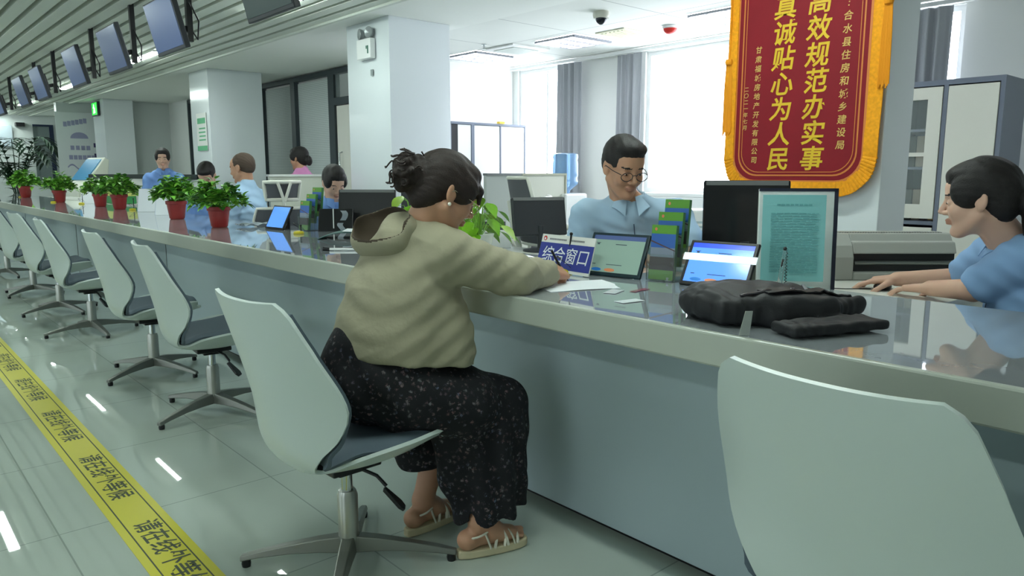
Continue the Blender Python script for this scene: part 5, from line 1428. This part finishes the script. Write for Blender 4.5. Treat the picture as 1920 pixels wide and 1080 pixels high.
# ---------------- the seated woman in the beige jacket
s = 1.06
HC = A(1.468, 1.995, 1.232); MH = hframe(-15, 27, -3)
t = thing('person', 'seated woman with hair bun, beige hooded jacket and black floral trousers writing at the counter', 'person', (1.3, 2.1, 0))
f = Field((0.95, 1.62, -0.01), (2.14, 2.52, 1.44), 0.004)
N = A(1.40, 2.06, 1.135)
f.chain([A(1.29, 2.10, 0.62), A(1.33, 2.10, 0.78), A(1.37, 2.08, 0.93), A(1.40, 2.07, 1.05)], [0.14, 0.13, 0.12, 0.07], 0.03)
f.cone(N-A(0.01, 0, 0.05), 0.062, HC-MH[:, 0]*0.03-MH[:, 2]*0.045, 0.054, 0.025)
RS, RE, RW = A(1.43, 1.955, 1.04), A(1.655, 1.862, 0.958), A(1.868, 1.905, 0.947)
LS, LE, LW = A(1.42, 2.2, 1.03), A(1.60, 2.33, 0.955), A(1.84, 2.23, 0.94)
for a in ((RS, RE, RW), (LS, LE, LW)): f.chain(a, [0.05, 0.042, 0.027], 0.015)
dR = (RW-RE)/np.linalg.norm(RW-RE)
_hand(f, RW, dR, np.cross(A(0, 0, 1), dR)*0.8+A(0, 0, 0.6), 0.95, (62, 66, 74, 80), (50, 40), 0.03, 0.006)
_hand(f, LW, A(1, -0.15, -0.05)/1.012, A(0.15, -1, 0)/1.01, 0.92, (12, 15, 18, 20), (20, 15), 0.06, 0.006)
# legs, feet
KR, AR = A(1.67, 1.955, 0.49), A(1.515, 1.885, 0.115); KL, AL = A(1.64, 2.2, 0.49), A(1.47, 2.16, 0.115)
f.chain([A(1.27, 2.02, 0.58), KR, AR], [0.1, 0.07, 0.037], 0.02); f.chain([A(1.27, 2.22, 0.58), KL, AL], [0.1, 0.07, 0.037], 0.02)
def foot(f, an, dx, sc=1.0):
    d = A(*dx, 0); d /= np.linalg.norm(d); sdv = A(-d[1], d[0], 0)
    hl = an-d*0.045; hl[2] = 0.06
    f.ell(hl, [0.034, 0.034, 0.032], None, 0.02)
    f.cone(an, 0.036, an+d*0.05+A(0, 0, -0.035), 0.034, 0.02); f.cone(an+d*0.04+A(0, 0, -0.045), 0.03, an+d*0.12+A(0, 0, -0.062), 0.022, 0.02, flat=(tuple(sdv), 1.5))
    f.cone(hl, 0.03, an+d*0.11+A(0, 0, -0.063), 0.02, 0.02)
    for i, q in enumerate((0.026, 0.012, 0.0, -0.012, -0.023)):
        b0 = an+d*0.125+sdv*q; b0[2] = 0.05; b1 = b0+d*(0.046, 0.042, 0.038, 0.033, 0.027)[i]; b1[2] = 0.042
        f.cone(b0, 0.011 if i == 0 else 0.008, b1, 0.0105 if i == 0 else 0.0075, 0.003)
foot(f, AR, (0.965, -0.26)); foot(f, AL, (0.96, 0.1))
add_head(f, HC, MH, s, True)
f.cut((0, 0, 0.031), (0, 0, -1), 0)
field_obj('body', [f], [M_skin, M_lip, M_hairb], t, head_mat(HC, MH, s), it=1)
eyes(HC, MH, s, t)
glasses(HC, MH, s, t, mat('thin_gold_frame', (200, 190, 170), 0.2, metal=0.8))
g = Field(HC-0.27, HC+0.2, 0.0035)
add_hair(g, HC, MH, s, 'bun')
W = lambda x, y, z: HC+s*(MH @ A(x, y, z))
g.ell(W(0.082, -0.01, 0.052), (0.022, 0.05, 0.02), MH, 0.02); g.cone(W(0.09, -0.035, 0.05), 0.012, W(0.098, -0.045, 0.01), 0.006, 0.01)
BC = W(-0.132, 0.0, 0.006)
g.ell(BC, (0.055, 0.052, 0.06), None, 0.02)
rnd = random.Random(4)
for k in range(34):
    a, b_ = rnd.uniform(0, 2*PI), rnd.uniform(-1.2, 1.4); d = A(math.cos(a)*math.cos(b_), math.sin(a)*math.cos(b_), math.sin(b_))
    g.ell(BC+d*0.052, (rnd.uniform(0.012, 0.02),)*3, None, 0.006)
g.cone(W(-0.08, 0, 0.01), 0.04, BC, 0.035, 0.02)
g.cone(W(-0.07, 0, -0.05), 0.03, BC+A(0.02, 0, -0.03), 0.03, 0.02)
field_obj('hair', [g], M_hairb, t, it=1)
for k in range(26):
    b = MB(); a, b_ = rnd.uniform(0, 2*PI), rnd.uniform(-0.9, 1.3); d = A(math.cos(a)*math.cos(b_), math.sin(a)*math.cos(b_), math.sin(b_)); d[0] -= 0.5; d /= np.linalg.norm(d)
    u = np.cross(d, A(0.3, 0.5, 1)); u /= np.linalg.norm(u); v = np.cross(u, d); v /= np.linalg.norm(v); r = rnd.uniform(0.009, 0.016)
    o = BC+d*0.054; pts = [Vector(o+(u*math.cos(q)+v*math.sin(q))*r+d*0.004*q) for q in [i*0.6 for i in range(11)]]
    b.tube(pts, 0.0026, 5); b.build('curl', M_hairb, t, smooth=True, world=True)
b = MB(); e_ = W(-0.004, -0.079, -0.036); b.ell(tuple(e_), (0.006, 0.006, 0.006), 12, 8); b.build('earring', mat('pearl', (235, 232, 220), 0.15), t, smooth=True, world=True)
# jacket with hood
M_jack = mat('beige_jacket_cloth', (160, 155, 131), 0.85, bump=0.35, bscale=22)
j = Field((1.0, 1.68, 0.56), (1.98, 2.52, 1.3), 0.005)
j.chain([A(1.315, 2.10, 0.60), A(1.328, 2.10, 0.76), A(1.355, 2.09, 0.90), A(1.38, 2.08, 1.0), A(1.40, 2.07, 1.06)], [0.20, 0.196, 0.18, 0.15, 0.1], 0.03)
j.ell((1.45, 1.98, 0.72), (0.1, 0.1, 0.2), None, 0.05)
for a in ((RS, RE, RW), (LS, LE, LW)):
    j.cone(A(1.40, 2.07, 1.04), 0.08, a[0], 0.084, 0.04); j.chain([a[0], a[1], a[1]*0.12+a[2]*0.88], [0.088, 0.071, 0.048], 0.03)
    d = a[2]-a[1]; d /= np.linalg.norm(d); j.cone(a[2]-d*0.002, 0.042, a[2]+d*0.05, 0.045, 0, 'sub')
j.cone(A(1.33, 2.07, 1.10), 0.055, A(1.47, 2.03, 1.085), 0.05, 0.03)
j.cone(A(1.345, 2.0, 1.105), 0.035, A(1.42, 1.965, 1.10), 0.03, 0.03)
j.cone(A(1.36, 2.09, 1.1), 0.07, A(1.40, 2.05, 1.11), 0.07, 0.03)
j.ell(N+A(0.045, -0.01, 0.065), (0.066, 0.062, 0.075), None, 0.006, 'sub')
# hem plane, lower in front
j.cut((1.13, 2.12, 0.715), (-0.15, -0.02, -1))
def wr(x, y, z):
    low = np.clip((0.95-z)/0.25, 0, 1); up = 1-low
    u = z-0.35*(x-1.2)
    cz = lambda a: np.abs(np.sin(a))**0.5-0.75
    return 0.008*low*cz(34*u+2*np.sin(9*y+6*x))*(0.55+0.45*np.sin(13*(x+y)))+0.0055*up*cz(21*(z+0.8*x-0.3*y)+2.2*np.sin(9*y+5*x))*(0.5+0.5*np.sin(11*(x-z)))+0.002*np.sin(90*(z-0.6*x)+4*np.sin(14*y))
j.disp(wr)
jk = field_obj('jacket', [j], M_jack, t, it=2)
# hood: an open cloth bag hanging behind the neck
HD = A(1.295, 2.095, 1.108)
h = Field(HD-0.2, HD+0.22, 0.004)
Hm = np.array(Matrix.Rotation(R(-30), 3, 'Y'))
h.ell(HD+A(0.0, 0, -0.0), (0.105, 0.13, 0.088), Hm, 0.01)
h.cone(HD+A(0.02, -0.02, -0.03), 0.07, HD+A(0.13, -0.08, -0.02), 0.045, 0.04); h.cone(HD+A(0.02, 0.0, -0.03), 0.07, HD+A(0.13, 0.08, 0.0), 0.045, 0.04)
h.ell(HD+A(-0.022, -0.012, 0.03), (0.09, 0.108, 0.082), Hm, 0.008, 'sub')
h.cut(HD+A(-0.03, -0.02, 0.052), (-0.42, -0.25, 0.87))
h.disp(lambda x, y, z: 0.003*np.sin(60*(z+0.5*x)+8*y))
hlin = mat('hood_lining_shaded', (66, 56, 44), 0.9)  # lining colour darkened to carry the shade inside the hood
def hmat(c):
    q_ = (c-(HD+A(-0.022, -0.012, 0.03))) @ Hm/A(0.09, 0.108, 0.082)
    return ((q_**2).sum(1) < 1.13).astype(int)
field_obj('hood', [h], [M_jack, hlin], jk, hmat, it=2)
bpy.data.objects['hood'].location = (0, 0, 0)
bpy.data.objects['hood'].data.transform(Matrix.Translation(-Vector(t.location)))   # jacket sits at the root origin
# wide floral trousers
M_flo = mat('black_floral_cloth', (14, 15, 19), 0.85)
nt = M_flo.node_tree; tc = nt.nodes.new('ShaderNodeTexCoord'); vo = nt.nodes.new('ShaderNodeTexVoronoi'); vo.inputs['Scale'].default_value = 62
n1 = nt.nodes.new('ShaderNodeTexNoise'); n1.inputs['Scale'].default_value = 160; n1.inputs['Detail'].default_value = 3
mx = nt.nodes.new('ShaderNodeMixRGB'); mx.inputs[0].default_value = 0.02; nt.links.new(tc.outputs['Object'], mx.inputs[1]); nt.links.new(n1.outputs['Color'], mx.inputs[2])
nt.links.new(tc.outputs['Object'], n1.inputs['Vector']); nt.links.new(mx.outputs[0], vo.inputs['Vector'])
r1 = nt.nodes.new('ShaderNodeValToRGB'); r1.color_ramp.elements[0].color = (1, 1, 1, 1); r1.color_ramp.elements[0].position = 0.14; r1.color_ramp.elements[1].color = (0, 0, 0, 1); r1.color_ramp.elements[1].position = 0.42
nt.links.new(vo.outputs['Distance'], r1.inputs[0])
n2 = nt.nodes.new('ShaderNodeTexNoise'); n2.inputs['Scale'].default_value = 26; nt.links.new(tc.outputs['Object'], n2.inputs['Vector'])
r2 = nt.nodes.new('ShaderNodeValToRGB'); r2.color_ramp.elements[0].position = 0.38; r2.color_ramp.elements[1].position = 0.6; nt.links.new(n2.outputs['Fac'], r2.inputs[0])
mu = nt.nodes.new('ShaderNodeMath'); mu.operation = 'MULTIPLY'; nt.links.new(r1.outputs[0], mu.inputs[0]); nt.links.new(r2.outputs[0], mu.inputs[1])
r3 = nt.nodes.new('ShaderNodeValToRGB'); r3.color_ramp.elements[0].color = lin(84, 96, 116); r3.color_ramp.elements[1].color = lin(112, 116, 118)
e3 = r3.color_ramp.elements.new(0.5); e3.color = lin(110, 84, 84)
sp = nt.nodes.new('ShaderNodeSeparateColor'); nt.links.new(vo.outputs['Color'], sp.inputs[0]); nt.links.new(sp.outputs[0], r3.inputs[0])
mm_ = nt.nodes.new('ShaderNodeMixRGB'); mm_.inputs[1].default_value = lin(15, 16, 21); nt.links.new(mu.outputs[0], mm_.inputs[0]); nt.links.new(r3.outputs[0], mm_.inputs[2]); nt.links.new(mm_.outputs[0], bsdf(M_flo).inputs['Base Color'])
q = Field((1.0, 1.7, 0.08), (1.96, 2.5, 0.86), 0.005)
q.ell((1.27, 2.12, 0.63), (0.195, 0.21, 0.16), None, 0.02)
q.cone((1.2, 2.12, 0.72), 0.11, (1.3, 2.12, 0.66), 0.17, 0.03)
q.cone((1.32, 2.02, 0.575), 0.12, (1.665, 1.955, 0.49), 0.095, 0.03); q.cone((1.32, 2.21, 0.575), 0.12, (1.64, 2.2, 0.49), 0.095, 0.03)
q.cone((1.63, 1.955, 0.48), 0.115, (1.565, 1.92, 0.12), 0.115, 0.03); q.cone((1.5, 1.98, 0.5), 0.1, (1.50, 1.965, 0.28), 0.09, 0.05); q.cone((1.66, 1.955, 0.48), 0.1, (1.655, 1.91, 0.12), 0.075, 0.03)
q.cone((1.62, 2.2, 0.48), 0.11, (1.50, 2.2, 0.3), 0.115, 0.03)
q.cone((1.5, 2.0, 0.55), 0.1, (1.6, 1.98, 0.42), 0.1, 0.05)
q.cone((1.3, 1.98, 0.57), 0.11, (1.5, 1.93, 0.53), 0.11, 0.03)
q.cut((1.6, 1.95, 0.135), (0.1, 0, -1))
X, Y, Z = q._pts((slice(None),)*3)
dsub = np.maximum((Z-0.25)+0.25*(X-1.5)*0, 2.075-Y+0*X); q.F = np.maximum(q.F, -dsub)      # far leg hem is higher
q.cone((1.56, 1.9, 0.02), 0.09, (1.56, 1.9, 0.1), 0.085, 0.01, 'sub')
q.disp(lambda x, y, z: 0.009*np.clip((0.55-z)/0.2, 0, 1)*np.sin(np.arctan2(y-1.95, x-1.62)*9+z*6)+0.004*np.sin(40*(x*0.6+z)+6*np.sin(8*y)))
field_obj('trousers', [q], M_flo, t, it=2)
# sandals
M_sole = mat('sandal_sole', (206, 194, 160), 0.6); M_strap = mat('sandal_strap', (216, 212, 196), 0.5)
for an, dx in ((AR, (0.965, -0.26)), (AL, (0.96, 0.1))):
    d = A(*dx, 0); d /= np.linalg.norm(d); sv = A(-d[1], d[0], 0); F = frame(tuple(A(an[0], an[1], 0)-d*0.085), tuple(d), tuple(sv))
    out = []
    for i in range(40):
        a = 2*PI*i/40; x = 0.132-0.132*math.cos(a); wv_ = (0.033+0.012*(x/0.264))*abs(math.sin(a))**0.6*(1 if math.sin(a) > 0 else -1); out.append((x, wv_))
    sl = MB().prism(out, 0.001, 0.031, F).build('sandal', M_sole, t, world=True, bevel=0.006)
    b = MB()
    def arc(x0, x1, h, w_=0.042):
        return [F @ Vector((x0+(x1-x0)*i/12, -w_*math.cos(PI*i/12), 0.03+h*math.sin(PI*i/12)**0.8)) for i in range(13)]
    b.tube(arc(0.16, 0.2, 0.045), 0.006, 6, flat=0.6).tube(arc(0.2, 0.155, 0.05), 0.006, 6, flat=0.6).tube(arc(0.125, 0.175, 0.062), 0.0055, 6).tube(arc(0.175, 0.115, 0.064), 0.0055, 6).tube(arc(0.21, 0.225, 0.032), 0.0055, 6)
    ring = [F @ Vector((0.075+0.047*math.cos(a), 0.04*math.sin(a), 0.085+0.012*math.cos(a))) for a in [2*PI*i/24 for i in range(25)]]
    b.tube(ring, 0.004, 6, caps=False)
    for y in (-1, 1): b.tube([F @ Vector((0.09, 0.04*y, 0.086)), F @ Vector((0.11, 0.041*y, 0.03))], 0.004, 6)
    b.build('sandal_strap', M_strap, t, world=True, smooth=True)
pn = thing('writing_pen', 'dark pen held in the writing hand of the seated woman', 'pen', tuple(RW+dR*0.1))
p0 = RW+dR*0.085+A(0, 0, -0.01)
MB().tube([tuple(p0+A(0.045, 0.02, -0.033)), tuple(p0), tuple(p0+A(-0.05, 0.015, 0.09))], [0.002, 0.0045, 0.0045], 8).build('barrel', M_black, pn, world=True, smooth=True)

# ---------------- the man wearing glasses
S1 = 1.1
M = person('seated man with short black hair and glasses in a light blue shirt behind the tablets', (2.85, 2.36, 0), 1.12, True,
       (2.93, 2.38, 0.66), (2.73, 2.27, 1.165), (2.65, 2.24, 1.325), 250, 20,
       ((2.63, 2.42, 1.12), (2.66, 2.62, 0.93), (2.74, 2.72, 0.88)) if False else ((2.62, 2.43, 1.1), (2.60, 2.46, 0.93), (2.64, 2.2, 0.93)), ((2.93, 2.15, 1.1), (2.9, 2.02, 0.93), (2.72, 1.98, 0.93)),
       (((2.84, 2.47, 0.55), (2.68, 2.2, 0.5), (2.7, 2.2, 0.1)), ((3.0, 2.32, 0.55), (2.82, 2.02, 0.5), (2.84, 2.02, 0.1))),
       'short', M_skin, M_shirt, M_hair, gl=mat('dark_glasses_frame', (50, 50, 54), 0.3, metal=0.5), fat=1.0)
# ---------------- the staff woman on the right
person('staff woman with a black ponytail and light blue shirt seated at the right edge', (2.93, 0.72, 0), 1.06, True,
       (2.98, 0.62, 0.6), (2.95, 0.75, 1.07), (2.82, 0.845, 1.212), 104, 8,
       ((3.12, 0.86, 1.02), (3.2, 1.0, 0.9), (3.09, 1.19, 0.885)), ((2.82, 0.71, 1.02), (2.86, 0.85, 0.905), (2.93, 1.01, 0.885)),
       (((3.06, 0.68, 0.55), (2.98, 1.05, 0.52), (2.98, 1.0, 0.1)), ((2.9, 0.6, 0.55), (2.8, 0.98, 0.52), (2.8, 0.95, 0.1))),
       'ponytail', M_skin2, mat('sky_blue_shirt', (132, 166, 206), 0.8, bump=0.04, bscale=400), M_hair, female=True, fat=1.05,
       handR=dict(d=(-0.35, 0.9, -0.12), side=(-0.9, -0.35, 0), curl=(18, 20, 22, 26)), handL=dict(d=(0.25, 0.95, -0.1), side=(0.95, -0.25, 0), curl=(12, 14, 16, 18)))
# ---------------- people farther back
def simple(label, x, y, zh, yaw, pitch, s, hair, shirt, skin, hm, res=0.008, stand=False, roll=0, face=True):
    c, sn = math.cos(R(yaw)), math.sin(R(yaw)); fx = A(c, sn, 0); lx = A(-sn, c, 0); H_ = A(x, y, zh)
    N_ = H_-fx*0.03*s-A(0, 0, 0.14*s); ch = N_-A(0, 0, 0.095*s); P_ = N_-A(0, 0, 0.5*s)-fx*0.05
    a = lambda sg: (tuple(ch+lx*sg*0.16*s), tuple(ch+lx*sg*0.2*s+fx*0.08*s-A(0, 0, 0.26*s)), tuple(ch+lx*sg*0.12*s+fx*0.28*s-A(0, 0, 0.28*s)))
    if stand: lg = lambda sg: (tuple(P_+lx*sg*0.09), tuple(A(P_[0], P_[1], 0.5)+lx*sg*0.1), tuple(A(P_[0], P_[1], 0.1)+lx*sg*0.1))
    else: lg = lambda sg: (tuple(P_+lx*sg*0.09), tuple(A(P_[0], P_[1], 0.48)+lx*sg*0.1+fx*0.35), tuple(A(P_[0], P_[1], 0.1)+lx*sg*0.1+fx*0.33))
    return person(label, (P_[0], P_[1], 0), s, not stand, tuple(P_), tuple(N_), tuple(H_), yaw, pitch, a(-1), a(1), (lg(1), lg(-1)), hair, skin, shirt, hm, res=res, roll=roll, face=face)
M_sh2 = mat('mid_blue_shirt', (112, 148, 206), 0.8)
simple('person in a mid blue shirt standing behind the counter in the far background', 2.98, 9.95, 1.475, 250, 5, 1.05, 'bun', M_sh2, M_skin2, M_hair, stand=True)
simple('person with black hair bending low behind the potted plants, face half hidden', 2.82, 8.0, 1.275, 235, 40, 1.12, 'short', M_sh2, M_skin2, M_hair)
simple('man with cropped hair and pale blue shirt seen from behind', 2.78, 6.95, 1.345, 125, 10, 1.16, 'crop', mat('pale_blue_shirt', (160, 188, 214), 0.8), M_skin, mat('cropped_hair', (74, 60, 50), 0.8), face=False, res=0.006)
simple('person in a pink top with dark tied hair standing beyond the cream partition', 3.72, 7.72, 1.455, 120, 5, 1.0, 'lowpony', mat('pink_top', (214, 140, 190), 0.8), M_skin, M_hair, stand=True)
simple('woman with dark hair parted at the side looking down at the black monitors', 2.78, 5.2, 1.225, 262, 28, 1.05, 'bun', M_sh2, M_skin2, M_hair, res=0.006)
